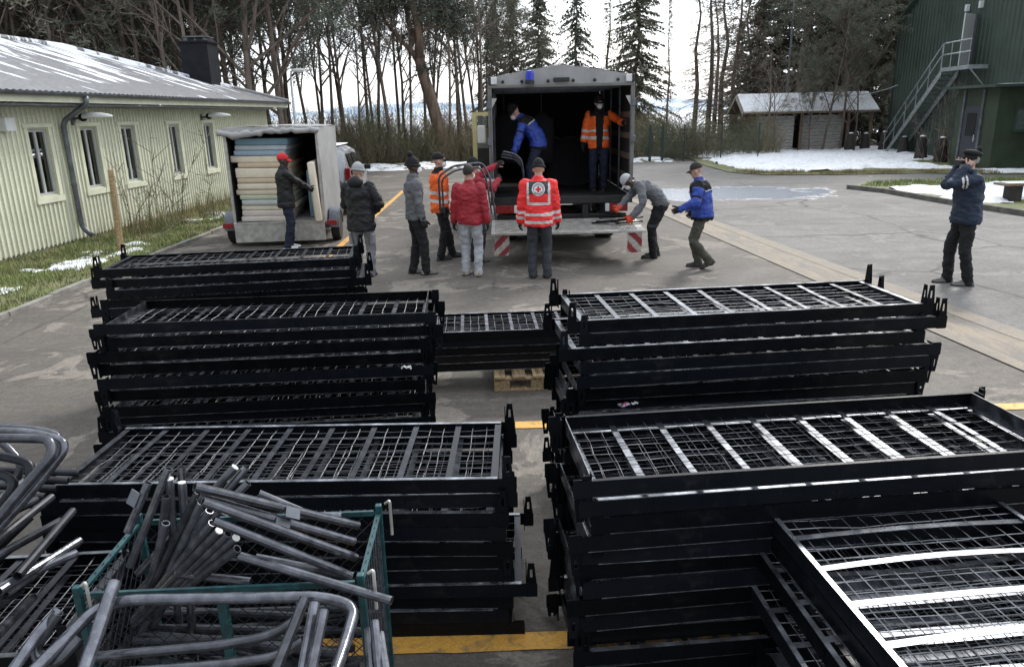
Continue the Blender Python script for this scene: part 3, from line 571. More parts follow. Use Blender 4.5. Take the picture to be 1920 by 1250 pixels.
# ------------------------------------------------------------------ bunk-bed bases in stacks
def frame_meshes(Lh, W, nb, key, seed, strip='steel_worn', bowed=0.0):
    rg = random.Random(seed); D = {}; h = .07; ext = .075
    def railm():
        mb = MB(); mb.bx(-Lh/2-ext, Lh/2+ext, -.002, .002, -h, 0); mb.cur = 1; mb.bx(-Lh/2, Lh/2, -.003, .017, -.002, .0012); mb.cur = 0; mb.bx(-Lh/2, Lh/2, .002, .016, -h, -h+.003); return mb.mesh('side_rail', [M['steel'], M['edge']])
    def endm():
        mb = MB(); mb.bx(-.002, .002, -W/2+.003, W/2-.003, -h, -.004); mb.bx(.002, .03, -W/2+.004, W/2-.004, -.0075, -.0042); return mb.mesh('end_rail', M[strip])
    def slatm(bow):
        mb = MB(); mb.grid(lambda u, v: (-.0145+.029*u, (-W/2+.004)+(W-.008)*v, -.0085+bow*math.sin(math.pi*v)), 1, 6); b = len(mb.v)
        mb.grid(lambda u, v: (-.0145+.029*u, (-W/2+.004)+(W-.008)*v, -.0115+bow*math.sin(math.pi*v)), 1, 6); return mb.mesh('slat', M[strip])
    def hookm():
        mb = MB(); w = .026
        def plate(ax):
            o = [(-w,-.075),(w,-.075),(w*.95,.0),(w*.55,.105),(-w*.55,.105),(-w*.95,.0)]; i = [(-.006,.03),(.006,.03),(.006,.045),(.005,.072),(-.005,.072),(-.006,.045)]
            vs = []
            for t in (-.002, .002):
                for (a, z) in o+i: vs.append((a, t, z) if ax == 0 else (t, a, z))
            fs = []
            for k in range(6):
                k2 = (k+1) % 6; fs += [(k,k2,6+k2,6+k), (12+k,18+k,18+k2,12+k2), (k,12+k,12+k2,k2), (6+k,6+k2,18+k2,18+k)]
            mb.add(vs, fs)
        plate(0); n0 = len(mb.v); plate(1)
        for k in range(n0, len(mb.v)):
            x, y, z = mb.v[k]; mb.v[k] = (x-w*.9, y+w*.95, z)
        return mb.mesh('hook_plate', M['steel'])
    def wires():
        mb = MB(); r = .0019; amp = .004
        ny = max(6, int(W/.066)); nx = nb*3
        for j in range(1, ny):
            y = -W/2+W*j/ny; mb.tube([(-Lh/2+Lh*t/14, y+rg.uniform(-amp,amp), -.014+rg.uniform(-.006,.004)-.006*math.sin(math.pi*j/ny)) for t in range(15)], r, 3, cap=False)
        for i in range(1, nx):
            if i % 3 == 0 and i < nx: continue
            x = -Lh/2+Lh*i/nx; mb.tube([(x+rg.uniform(-amp,amp), -W/2+W*t/6, -.017+rg.uniform(-.006,.004)-.006*math.sin(math.pi*t/6)) for t in range(7)], r, 3, cap=False)
        return mb.mesh('wire_mesh', M['wire_dark' if strip == 'strip_dark' else 'wire'])
    D['rail'] = railm(); D['end'] = endm(); D['slat'] = [slatm(b) for b in ((.0, .004, -.006) if not bowed else (.012, .02, .006))]; D['hook'] = hookm(); D['wire'] = [wires() for _ in range(2)]
    D['dim'] = (Lh, W, nb, ext); return D
FS = frame_meshes(2.0, .64, 9, 'n', 5); FW_ = frame_meshes(2.0, .96, 10, 'w', 6, 'strip_bright', 1.0); FD = frame_meshes(2.0, .64, 9, 'd', 7, 'strip_dark')
def bed_frame(D, rg, full=True):
    Lh, W, nb, ext = D['dim']; o = bpy.data.objects.new('steel_bunk', None); COL.objects.link(o); o.empty_display_size = .1
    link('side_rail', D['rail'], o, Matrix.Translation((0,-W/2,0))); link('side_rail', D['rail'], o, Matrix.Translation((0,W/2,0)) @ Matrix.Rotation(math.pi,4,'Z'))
    link('end_rail', D['end'], o, Matrix.Translation((-Lh/2,0,0))); link('end_rail', D['end'], o, Matrix.Translation((Lh/2,0,0)) @ Matrix.Rotation(math.pi,4,'Z'))
    if full:
        for k in range(1, nb): link('slat', rg.choice(D['slat']), o, Matrix.Translation((-Lh/2+Lh*k/nb,0,0)))
        link('wire_mesh', rg.choice(D['wire']), o)
    for sx in (-1, 1):
        for sy in (-1, 1):
            link('hook_plate', D['hook'], o, Matrix.Translation((sx*(Lh/2+ext-.028), sy*(W/2-.0045), 0)) @ Matrix.Diagonal((sx, -sy, 1, 1)))
    return o
ORD = ['topmost','second from top','third from top','fourth from top','fifth from top','sixth from top','seventh from top','eighth from top','ninth from top','tenth from top','eleventh from top','twelfth from top','thirteenth from top','fourteenth from top','fifteenth from top','sixteenth from top','seventeenth from top','lowest']
def stack(D, X, Y, Z, a, n, pitch, where, cat_group, tray_top, seed, jx=.06, jy=.02, top_extra=None, n_full=8, base=0.0, drift=0.0):
    rg = random.Random(seed); z = Z; k = 0
    dx0 = dy0 = 0
    while k < n and z-.07 > base:
        tray = tray_top if k == 0 else rg.random() < .5
        o = bed_frame(D, rg, True)
        jxk = 0 if k == 0 else rg.uniform(-jx, jx)*(1.6 if rg.random() < .25 else 1); jyk = 0 if k == 0 else rg.uniform(-jy, jy); jxk += drift*k; ra = 0 if k == 0 else rg.uniform(-.024, .024)
        c, s = math.cos(a), math.sin(a)
        o.location = (X+c*jxk-s*jyk, Y+s*jxk+c*jyk, z if not tray else z-.07)
        o.rotation_euler = (math.pi if tray else 0, 0, a+ra)
        tag(o, ORD[k]+' black mesh bunk in the stack '+where, 'bunk bed', cat_group)
        p = pitch*rg.uniform(.82, 1.18); z -= max(p, .0725); k += 1
    return z
STK = {
 'S1': (-1.075,3.36,.84,-.018), 'S2': (-1.58,4.92,1.185,.058), 'S3': (-2.39,6.48,1.255,.13), 'S5': (1.34,4.37,1.305,.103), 'S6': (1.26,2.98,1.055,.094)}
stack(FD, *STK['S1'], 14, .074, 'behind the teal crate', 'bunks stacked behind the teal crate', False, 11, .06)
stack(FS, *STK['S2'], 15, .086, 'nearest the lawn kerb', 'bunks in the tall stack near the lawn', True, 22, .08, .035, drift=-.013)
stack(FD, *STK['S3'], 18, .078, 'closest to the mattress trailer', 'bunks in the stack by the mattress trailer', False, 33, .08)
cz = A(930, 621, 6.28).z
stack(FS, -.12, 6.62, cz, .05, 7, .072, 'on the wooden pallet', 'bunks on the wooden pallet', False, 44, .05, base=.144)
stack(FS, *STK['S5'], 18, .076, 'by the road gutter', 'bunks in the stack by the road gutter', False, 55, .07)
stack(FS, *STK['S6'], 15, .078, 'behind the wide crosswise bunks', 'bunks in the stack behind the wide ones', True, 66, .045)
# the wide ones, turned across
q0, q1 = G(1440,956,.84), G(1690,1250,.84); ang = math.atan2(q1.y-q0.y, q1.x-q0.x)
def wide(z, dx, dy, da, k):
    rg = random.Random(70+k); o = bed_frame(FW_, rg); e = ang+da
    u = Vector((math.cos(e), math.sin(e), 0)); w = Vector((-u.y, u.x, 0))
    c = Vector((q0.x+dx, q0.y+dy, 0)) + u*1.0 + w*.48
    o.location = (c.x, c.y, z if k % 2 == 0 else z-.07); o.rotation_euler = (0 if k % 2 == 0 else math.pi, 0, e)
    tag(o, ORD[k]+' wide black bunk in the crosswise pile of wide ones', 'bunk bed', 'wide bunks turned crosswise')
for k in range(11): wide(.84-.0755*k, [0,.0,-.05,.04,-.07,.02,.03,-.04,.05,0,.03][k], [0,-.05,.02,-.15,-.02,-.1,.0,-.2,.02,-.1,0][k], [0,.004,-.02,.015,-.03,.01,-.01,.02,0,.01,-.01][k], k)
stack(FD, -2.62, 2.42, .66, .06, 9, .076, 'under the left tube pile', 'bunks under the left tube pile', False, 77, .05)
# pallet
def pallet(label, loc, rz):
    t = thing('wooden_pallet', label, 'pallet', loc, rz); 
    for k in range(5): MB().bbox((0,-.4+.05+k*.175,.133), (1.2,.1+.02*(k%2),.022), .003).build('deck_board', M['wood'], t)
    for x in (-.53, 0, .53):
        MB().bbox((x,0,.111), (.1,.8,.02), .003).build('stringer_board', M['wood'], t)
        for y in (-.33, 0, .33): MB().bbox((x,y,.062), (.1,.14,.077), .004).build('block', M['wood'], t)
        MB().bbox((x,0,.012), (.1,.8,.022), .003).build('skid', M['wood'], t)
pallet('weathered wooden pallet under the low stack of bunks', (.20,6.92,0), R(93))
# litter on the stacks
M['foil'] = mat('printed sweet wrapper', (.55,.06,.09), .35, var=.3, scale=40, col2=(.55,.55,.75), cpos=(.48,.52))
M['paper'] = mat('white paper scrap', (.75,.75,.77), .7)
def scrap(name, label, c, r, m, seed):
    rg = random.Random(seed); mb = MB(); mb.grid(lambda u, v: (c[0]+(u-.5)*r*2+rg.uniform(-.2,.2)*r, c[1]+(v-.5)*r+rg.uniform(-.2,.2)*r, c[2]+rg.uniform(0,.9)*r), 4, 4); tag(mb.build(name, m), label, 'litter')
scrap('sweet_wrapper', 'crumpled red and blue wrapper caught in the bunk stack', A(1170,762,4.0), .035, M['foil'], 1)
scrap('paper_scrap', 'small white paper scrap beside the coloured wrapper', A(1190,758,4.0), .018, M['paper'], 2)
scrap('paper_scrap', 'white torn plastic scrap at the end of the lawn side stack', A(762,692,4.63), .03, M['paper'], 3)
# ------------------------------------------------------------------ trees
M['bark'] = mat('grey brown bark', (.15,.118,.098), .9, var=.35, scale=4, stretch=(1,1,.25), bump=.6, bscale=12, rnd=.25)
M['bark_pine'] = mat('reddish pine bark', (.16,.11,.08), .9, var=.4, scale=4, stretch=(1,1,.25), bump=.6, bscale=12)
M['twig'] = mat('bare twigs', (.21,.17,.14), .9, var=.3, scale=.8, rnd=.2)
M['twig_larch'] = mat('bare larch twigs', (.27,.22,.17), .9, var=.3, scale=.8, rnd=.2)
M['brush'] = mat('olive brown brushwood', (.19,.155,.095), .9, var=.45, scale=.35, col2=(.15,.155,.09))
def needle(name, c, c2): return mat(name, c, .75, var=.3, scale=.55, col2=c2, cpos=(.35,.65), rnd=.2)
M['spruce'] = needle('spruce needles', (.058,.078,.056), (.122,.14,.10)); M['pine'] = needle('pine needles', (.06,.08,.06), (.135,.145,.108)); M['dull'] = needle('brownish conifer needles', (.088,.094,.066), (.165,.155,.11))
def tri_mesh(name, T, m):
    T = np.asarray(T, np.float32).reshape(-1, 3); n = len(T)//3
    me = bpy.data.meshes.new(name); me.vertices.add(n*3); me.vertices.foreach_set('co', T.ravel()); me.loops.add(n*3); me.loops.foreach_set('vertex_index', np.arange(n*3, dtype=np.int32))
    me.polygons.add(n); me.polygons.foreach_set('loop_start', np.arange(0, n*3, 3, dtype=np.int32)); me.materials.append(m); me.update(calc_edges=True); return me
def sprays(P, D, ln, wd, rs):
    P = np.asarray(P); D = np.asarray(D); D = D/np.linalg.norm(D, axis=1, keepdims=True); n = len(P)
    S = np.cross(D, rs.normal(size=(n, 3))); S /= np.linalg.norm(S, axis=1, keepdims=True)+1e-9
    ln = np.broadcast_to(ln, n)[:, None]; wd = np.broadcast_to(wd, n)[:, None]
    return np.stack([P-S*wd, P+S*wd, P+D*ln], 1)
def sticks(P0, P1, w0, w1, rs):                                   # thin three-sided twigs as crossed strips
    D = P1-P0; n = len(P0); S = np.cross(D, rs.normal(size=(n, 3))); S /= np.linalg.norm(S, axis=1, keepdims=True)+1e-9
    w0 = np.broadcast_to(w0, n)[:, None]; w1 = np.broadcast_to(w1, n)[:, None]
    return np.concatenate([np.stack([P0-S*w0, P0+S*w0, P1+S*w1], 1), np.stack([P0-S*w0, P1+S*w1, P1-S*w1], 1)])
def conifer(h, Rb, seed, z0=.06, dens=1.0, droop=.35, needles=True, lev=.36, mneedle='spruce', gap=.12, cov=1.0):
    rs = np.random.RandomState(seed); rg = random.Random(seed); tr = MB()
    tr.tube([(rg.uniform(-.06,.06)*k, rg.uniform(-.06,.06)*k, h*k/6-.05) for k in range(7)], [max(.012, .016*h*(1-k/6.05)) for k in range(7)], 7)
    z = h*z0; T = []; B0 = []; B1 = []; W = []
    while z < h*.985:
        t = z/h; Lm = Rb*(1-t)**.85*(.55+.45*min(1, (t-z0*.6)/.12) if t < .2 else 1)
        nb = int(6*dens)+rg.randint(0, 2)
        for b in range(nb):
            if rg.random() < gap: continue
            zz0 = z; z = z+rg.uniform(-.5,.5)*lev; a = rg.uniform(0, 6.283); L = max(.12, Lm*rg.uniform(.5, 1.2)); up = .35*(t-.35)
            k = max(3, int(L/.17)); u = np.linspace(.12, 1, k)
            px = np.cos(a)*L*u; py = np.sin(a)*L*u; pz = z+L*(up*u - droop*u**2 + .18*droop*u**3); P = np.stack([px, py, pz], 1)
            Q = np.vstack([[0, 0, z], P]); B0.append(Q[:-1]); B1.append(Q[1:]); W.append(np.full(k, .012*(1-t)+.006))
            if needles:
                m = max(2, int(5*cov)); PP = np.repeat(P, m, 0); n = len(PP); d0 = np.array([np.cos(a), np.sin(a), -.25]); side = np.array([-np.sin(a), np.cos(a), 0])
                D = d0*rs.uniform(.3, 1, (n,1)) + side*rs.normal(0, .8, (n,1)) + np.array([0,0,1])*rs.normal(-.35, .3, (n,1))
                T.append(sprays(PP + rs.normal(0, .03, (n,3)), D, rs.uniform(.16, .40, n)*(.55+.45*np.repeat(1-u*.4, m)), rs.uniform(.022, .055, n), rs))
            else:
                m = 5; PP = np.repeat(P, m, 0); n = len(PP); side = np.array([-np.sin(a), np.cos(a), 0])
                D = np.array([np.cos(a), np.sin(a), -.3])*.5 + side*rs.normal(0, .9, (n,1)) + np.array([0,0,1])*rs.normal(-.1, .35, (n,1))
                T.append(sprays(PP, D, rs.uniform(.15, .42, n), .0125, rs))
            z = zz0
        z += lev*(.75+.5*rg.random())*(1 if t < .7 else .7)
    B0, B1, W = np.vstack(B0), np.vstack(B1), np.hstack(W)
    bt = sticks(B0, B1, W, W*.8, rs); T = np.concatenate(T)
    tm = tr.mesh('trunk', M['bark']); tm2 = tri_mesh('branches', bt, M['bark'] if needles else M['twig_larch'])
    return tm, tri_mesh('crown', T, M[mneedle] if needles else M['twig_larch']), tm2
def broad(h, seed, spread=.5, levels=4, lean=(0,0), foliage=None, fdens=1.0, low=.3, r0=None, wig=.12, nlimb=9, twigw=.008):
    """trunk with limbs, forking to twigs; foliage adds needle tufts at the ends (pines)"""
    rg = random.Random(seed); rs = np.random.RandomState(seed); tr = MB(); T0 = []; T1 = []; W0 = []; W1 = []; ends = []
    r0 = r0 or h*.0098
    def grow(p, d, L, r, lvl):
        n = 5 if lvl == 0 else 4; pts = [p]; q = p.copy(); dd = d.copy()
        for k in range(n):
            dd = (dd + Vector((rg.uniform(-1,1), rg.uniform(-1,1), rg.uniform(-.6,.9) if lvl else .15))*wig*(1 if lvl else .55)).normalized(); q = q+dd*L/n; pts.append(q.copy())
        e = r*(.35 if lvl == 0 else .45); rad = [r+(e-r)*k/n for k in range(n+1)]
        if lvl <= 1 and r > .02: tr.tube(pts, rad, 7 if lvl == 0 else 5, cap=False)
        else:
            for k in range(n): T0.append(pts[k][:]); T1.append(pts[k+1][:]); W0.append(max(rad[k], twigw*.6)); W1.append(max(rad[k+1], twigw*.5))
        if lvl >= levels-1: ends.append((pts[-1], dd)); ends.append((pts[-2], dd))
        if lvl >= levels: return
        cnt = nlimb if lvl == 0 else (5 if lvl == 1 else 4)
        for c in range(cnt):
            t = (low + (1-low)*(c+rg.random())/cnt) if lvl == 0 else .25+.75*(c+rg.random())/cnt
            i = min(n-1, int(t*n)); f = t*n-i; b = pts[i].lerp(pts[i+1], f); a = rg.uniform(0, 6.283); base = (pts[i+1]-pts[i]).normalized()
            side = base.orthogonal().normalized(); side.rotate(Quaternion(base, a)); ang = rg.uniform(.5, 1.05)*(.75+spread*.6)
            nd_ = (base*math.cos(ang)+side*math.sin(ang)); nd_.z += .1*(1 if lvl else 1.2)
            grow(b, nd_.normalized(), L*(rg.uniform(.28, .5) if lvl == 0 else rg.uniform(.38, .62))*(1.15-.5*t if lvl == 0 else 1), max(.004, rad[i]*rg.uniform(.4, .62)), lvl+1)
    grow(Vector((0,0,-.05)), Vector((lean[0], lean[1], 1)).normalized(), h, r0, 0)
    tw = sticks(np.array(T0), np.array(T1), np.array(W0), np.array(W1), rs); tm = tr.mesh('trunk', M['bark'], smooth=True)
    if foliage:
        E = np.array([e[0][:] for e in ends]); keep = (rs.rand(len(E)) < fdens) & (E[:, 2] > h*.22); E = E[keep]; m = 38; P = np.repeat(E, m, 0); n = len(P)
        D = rs.normal(0, 1, (n,3)); D[:, 2] = np.abs(D[:, 2])*.7+.1; P = P + rs.normal(0, .13, (n,3))
        return tm, tri_mesh('crown', sprays(P, D, rs.uniform(.10, .26, n), rs.uniform(.010, .026, n), rs), M[foliage]), tri_mesh('branches', tw, M['bark'])
    return tm, tri_mesh('crown', tw, M['twig']), None
PROTO = {
 'spruceA': conifer(11, 2.6, 1, mneedle='dull', cov=1.5, dens=1.3, lev=.24), 'spruceB': conifer(11, 2.2, 2, mneedle='spruce', droop=.5, gap=.2, lev=.27, cov=1.3), 'spruceC': conifer(12, 3.0, 3, mneedle='dull', droop=.3, cov=1.5, dens=1.3, lev=.26),
 'spruceD': conifer(12, 3.1, 13, mneedle='pine', droop=.25, cov=1.2, dens=1.2), 'larchA': conifer(11, 1.25, 4, needles=False, z0=.12, gap=.2, lev=.3), 'larchB': conifer(11, 1.5, 5, needles=False, z0=.2, gap=.3, lev=.33, droop=.2),
 'bareA': broad(11, 10, .5), 'bareB': broad(11, 11, .35, low=.4, nlimb=8), 'bareC': broad(9, 12, .6, low=.25, wig=.17), 'bareD': broad(11, 16, .4, low=.35, wig=.2, nlimb=8),
 'pineA': broad(13, 20, .6, 3, foliage='pine', low=.35, nlimb=15, fdens=.9), 'pineB': broad(13, 21, .5, 3, foliage='pine', low=.18, nlimb=18, fdens=.95, wig=.15), 'pineC': broad(12, 22, .6, 3, foliage='dull', low=.2, nlimb=16, fdens=.8, wig=.18),
 'ivy': broad(11, 23, .4, 3, foliage='pine', low=.3, nlimb=12, fdens=.4, wig=.16)}
HT0 = {'spruceA':11,'spruceB':11,'spruceC':12,'spruceD':12,'larchA':11,'larchB':11,'bareA':11,'bareB':11,'bareC':9,'bareD':11,'pineA':13,'pineB':13,'pineC':12,'ivy':11}
TG = random.Random(99)
def tree(k, px, Y, h, name, label, group=None, sx=1.0, rz=None, tilt=(0,0)):
    X = A(px, 240, Y).x; s = h/HT0[k]; t = thing(name, label, 'tree', (X, Y, -.03), TG.uniform(0, 6.28) if rz is None else rz, group)
    t.scale = (s*sx, s*sx, s); t.rotation_euler = (tilt[0], tilt[1], t.rotation_euler[2])
    a, b, c = PROTO[k]; link('trunk', a, t); link('crown', b, t)
    if c: link('branches', c, t)
    return t
gL = 'dark pines behind the pale green building'
for i in range(30):
    px = -60+i*21+TG.uniform(-9, 9); Y = [33.5, 39, 45, 36, 50][i % 5]+TG.uniform(-1.5, 1.5)
    tree((['pineB','spruceD','pineB','pineC','pineA','pineC'] if px < 300 else ['pineC','pineB','pineA','ivy','pineB','pineC'])[i % 6], px, Y, TG.uniform(13, 17), 'pine_tree', 'dense dark pine towering behind the snow streaked roof', gL, 1.05)
for i in range(12):
    px = -40+i*52+TG.uniform(-12, 12); tree(['bareB','bareD','bareA'][i % 3], px, 31+TG.uniform(0, 3) if px < 380 else 38, TG.uniform(10, 14), 'bare_tree', 'leafless tree with grey twigs in front of the dark pines', 'leafless trees before the pines', .9)
for i in range(14): tree(['spruceD','pineB','pineC'][i % 3], -100+i*37+TG.uniform(-8,8), 56+TG.uniform(-3,5), 15+TG.uniform(-2,3), 'pine_tree', 'far dark pine closing the wood behind the front rows', 'far pines of the left wood', 1.15)
gM = 'slender trees along the far yard edge'
for i, (px, k, Y, h) in enumerate([(578,'ivy',42,12),(604,'bareD',44,11),(625,'bareB',41.5,12),(652,'ivy',42,12),(676,'bareC',41,9),(690,'bareB',44,13),(712,'ivy',43,13),(735,'ivy',41,14),(748,'bareB',46,13),(770,'bareD',41.5,11),(798,'bareB',43,12),(812,'ivy',47,13),(846,'bareC',41,11),(860,'bareB',43,12),(880,'ivy',44.5,13),(893,'ivy',47,12),(905,'bareB',43,11),(920,'pineC',49,11)]):
    tree(k, px, Y, h, 'slender_tree', 'slender dark trunked tree in the sparse row beyond the yard', gM, .8)
for i, (px, Y) in enumerate([(640,54),(700,58),(760,55),(815,60),(865,56),(905,53),(600,52)]): tree(['ivy','bareA','pineC'][i % 3], px, Y, 12, 'slender_tree', 'thin tree standing behind the sparse yard row', 'second row behind the sparse trees', 1.0)
# the big leaning pine
bp = A(832, 296, 41); t = thing('leaning_pine', 'thick leaning pine with forked orange brown upper trunk beyond the yard', 'tree', (bp.x, 41, -.03))
def TL(px, py, dy=0.0): q = A(px, py, 41+dy); return q-Vector((bp.x, 41, -.03))
mb = MB(); mb.tube([V(0,0,-.1), TL(826,250), TL(812,200), TL(793,140), TL(786,110)], [.40,.35,.32,.29,.27], 9, cap=False); mb.tube([TL(786,112), TL(786,70), TL(779,30), TL(770,0), TL(764,-40)], [.25,.21,.18,.16,.12], 8)
mb.tube([TL(789,125), TL(774,98), TL(768,92,.3), TL(776,70,.4), TL(765,40,.5), TL(762,10,.6), TL(740,-20,.6)], [.17,.15,.15,.13,.12,.11,.08], 7); mb.tube([TL(770,95,.2), TL(748,72,.4), TL(722,40,.5), TL(712,10,.5)], [.12,.11,.09,.06], 6)
mb.tube([TL(783,35), TL(795,20), TL(822,15,-.2), TL(850,22,-.3)], [.11,.1,.08,.04], 6); mb.tube([TL(787,60), TL(800,53), TL(826,50,-.2), TL(850,58,-.3)], [.09,.08,.06,.03], 6); mb.build('trunk', M['bark_pine'], t, smooth=True)
rs = np.random.RandomState(5); cs = []
for (px, py, r, n) in [(850,22,1.1,40),(815,5,1.2,40),(745,-15,1.3,50),(712,5,1.0,36),(770,-40,1.6,70),(850,60,.7,22),(835,40,.8,18),(690,30,.9,22),(800,130,.35,10)]:
    c = np.array(TL(px, py)[:]); cs.append(c+rs.normal(0, 1, (n,3))*r*np.array([.55,.5,.38]))
P = np.repeat(np.concatenate(cs), 30, 0); n = len(P); D = rs.normal(0,1,(n,3)); D[:,2] = np.abs(D[:,2])*.7
link('crown', tri_mesh('crown', sprays(P+rs.normal(0,.16,(n,3)), D, rs.uniform(.14,.32,n), rs.uniform(.02,.045,n), rs), M['pine']), t)
# conifers in the gap and on the right
for (px, k, Y, h, sx, lab) in [(963,'spruceA',56,10.6,.95,'short pointed spruce left of the truck roof peak'),(1012,'spruceA',58,12.0,1.0,'middle pointed spruce above the truck roof'),(1080,'spruceB',52,13.0,.85,'tall dark spruce with drooping open branches above the truck'),
    (1190,'spruceC',50,13.5,.95,'broad brownish spruce right behind the truck'),(1137,'larchA',53,11.5,.9,'thin bare larch next to the broad brownish spruce'),(1160,'larchB',60,11,.9,'spindly bare larch hidden beside the broad spruce'),(1250,'larchA',48,9.3,.6,'lone thin bare larch standing clear beside the fence'),(930,'spruceC',60,10.5,.9,'brownish conifer at the end of the sparse row')]:
    tree(k, px, Y, h, 'conifer', lab, None, sx)
gR = 'bare larches left of the shelter'
for (px, k, Y, h) in [(1300,'larchB',49,12),(1328,'larchA',47,12.5),(1352,'larchB',51,13),(1372,'larchA',48,12),(1395,'larchB',53,12),(1338,'larchB',56,12),(1415,'larchA',50,13)]: tree(k, px, Y, h, 'larch', 'tall bare larch with brownish twigs near the shelter', gR, 1.0)
gS = 'dark conifers behind the shelter'
for i, (px, k, Y, h) in enumerate([(1418,'spruceC',52,10),(1450,'spruceC',50,14),(1482,'pineB',48,15),(1510,'spruceC',52,16),(1540,'spruceC',49,15),(1570,'spruceD',48,16),(1600,'pineC',47,14),(1628,'pineC',50,16),(1655,'spruceC',48,14),(1690,'spruceD',55,17),(1550,'pineC',62,17),(1620,'pineB',60,17),(1590,'spruceC',55,17),(1380,'spruceC',62,9)]):
    tree(k, px, Y, h, 'conifer', 'dark dense conifer in the clump behind the shelter', gS, 1.12)
for (px, Y, k, h, lab) in [(1440,40.6,'bareC',5.2,'low many branched bare tree in front of the shelter'),(1452,41.0,'bareC',4.2,'small bare shrub tree beside the grey pole'),(1545,41.2,'ivy',7,'ivy clad tree before the shelter opening'),(1578,41.4,'pineC',7.5,'bent evergreen tree shading the shelter opening'),(1605,41.0,'bareC',5.5,'dark bare tree by the shelter end post'),(1520,41.6,'pineC',5,'low evergreen shrub tree against the plank wall')]:
    tree(k, px, Y, h, 'small_tree', lab, None, 1.0)
# brushwood along the edges
def brush(name, label, pts, n, hmin, hmax, m, seed, parent=None):
    rs = np.random.RandomState(seed); (x0, x1, y0, y1) = pts; B = np.stack([rs.uniform(x0,x1,n), rs.uniform(y0,y1,n), np.full(n,-.03)], 1); h = rs.uniform(hmin,hmax,n)*(.65+.5*np.sin(B[:,0]*1.3+np.sin(B[:,0]*.37)*3)**2); out = []
    d = np.stack([rs.normal(0,.22,n), rs.normal(0,.22,n), np.ones(n)], 1); p = B
    for k in range(3):
        q = p+d*(h/3)[:,None]; out.append(sticks(p, q, .014-.003*k, .011-.003*k, rs))
        for _ in range(4):
            s = p+(q-p)*rs.rand(n,1); e = s+(d*.6+rs.normal(0,.5,(n,3))*np.array([1,1,.5]))*(h/4.5)[:,None]; out.append(sticks(s, e, .008, .004, rs))
            s2 = s+(e-s)*rs.rand(n,1); out.append(sticks(s2, s2+rs.normal(0,.22,(n,3))*h[:,None]*.35+np.array([0,0,.08]), .006, .003, rs))
        p = q; d = d+rs.normal(0,.18,(n,3))
    o = link(name, tri_mesh(name, np.concatenate(out), m)); o['label'] = label; o['category'] = 'undergrowth'; return o
kind(brush('undergrowth', 'olive brown brushwood under the sparse trees beyond the yard', (-18,5.5,39.8,44.5), 3000, 1.2, 2.5, M['brush'], 1), 'stuff')
kind(brush('undergrowth', 'brown scrub behind the green mesh fence', (5.5,14,39,46), 1300, 1.0, 2.0, M['brush'], 2), 'stuff')
kind(brush('undergrowth', 'dark scrub in the wood behind the pale green building', (-40,-10,31,36), 900, 1.5, 3.5, M['brush'], 3), 'stuff')
kind(brush('undergrowth', 'thin grey scrub deep between the far trees', (-30,10,46,60), 2200, 1.5, 3.2, M['brush'], 9), 'stuff')
tag(brush('bare_bush', 'brown leafless bush growing against the green hall wall', (18.3,19.3,31.4,34.2), 26, 1.8, 3.6, M['twig'], 4), 'brown leafless bush growing against the green hall wall', 'bush')
tag(brush('bare_bush', 'thin bare briar beside the trailer at the building corner', (-8.5,-7.3,15.8,19.5), 16, .7, 1.6, M['brush'], 5), 'thin bare briar beside the trailer at the building corner', 'bush')
# ------------------------------------------------------------------ vehicles
M['tarp'] = mat('grey tarpaulin', (.30,.30,.30), .65, var=.12, scale=3, bump=.25, bscale=5)
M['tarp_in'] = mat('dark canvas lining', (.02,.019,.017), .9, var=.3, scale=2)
M['truckframe'] = mat('cream grey truck paint', (.15,.148,.135), .5, var=.12, scale=5)
M['alu'] = mat('scuffed aluminium', (.42,.41,.385), .5, .4, var=.2, scale=9, rvar=.12)
M['rubber'] = mat('tyre rubber', (.018,.018,.018), .85, var=.3, scale=12)
M['red_lens'] = mat('red lamp lens', (.22,.010,.012), .3, var=.1)
M['flag_red'] = mat('faded red warning cloth', (.22,.025,.03), .8, var=.15, scale=20); M['flag_white'] = mat('dirty white warning cloth', (.36,.34,.31), .8, var=.2, scale=20)
M['beacon'] = mat('blue beacon dome', (.01,.025,.42), .15, var=.1)
M['cream'] = mat('pale yellow cab paint', (.56,.49,.24), .45, var=.08)
M['black'] = mat('black plastic', (.012,.012,.013), .5, var=.3)
def wheel(parent, c, r, w, name='wheel'):
    Mx = Matrix.Rotation(R(90), 3, 'Y'); o = MB().lathe(c, [(r*.55,-w*.3),(r*.3,-w*.32),(r*.28,w*.32),(r*.55,w*.3)], 20, Mx).build(name, M['alu'], parent)
    MB().lathe(c, [(r*.56,-w/2),(r*.93,-w/2),(r,-w*.36),(r,w*.36),(r*.93,w/2),(r*.56,w/2)], 28, Mx).build('tyre', M['rubber'], o, smooth=True, auto=R(35)); return o
tx, ty = .92, 13.2
tk = thing('box_truck', 'grey tarpaulin sided truck open at the rear with blue beacon', 'truck', (tx, ty, 0))
HW = 1.235; FZ = 1.0; BL = 4.7
MB().bx(-HW+.03, HW-.03, .04, BL, FZ-.08, FZ).build('floor', M['black'], tk)
for s in (-1, 1):
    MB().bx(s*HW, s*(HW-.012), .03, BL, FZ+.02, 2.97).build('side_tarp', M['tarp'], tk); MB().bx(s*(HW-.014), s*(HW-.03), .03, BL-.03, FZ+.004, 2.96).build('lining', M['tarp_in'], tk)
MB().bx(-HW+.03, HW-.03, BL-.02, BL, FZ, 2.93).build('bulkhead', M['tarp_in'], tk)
def rz2(x): return 2.97+.20*(1-min(1, abs(x)/HW))**.8
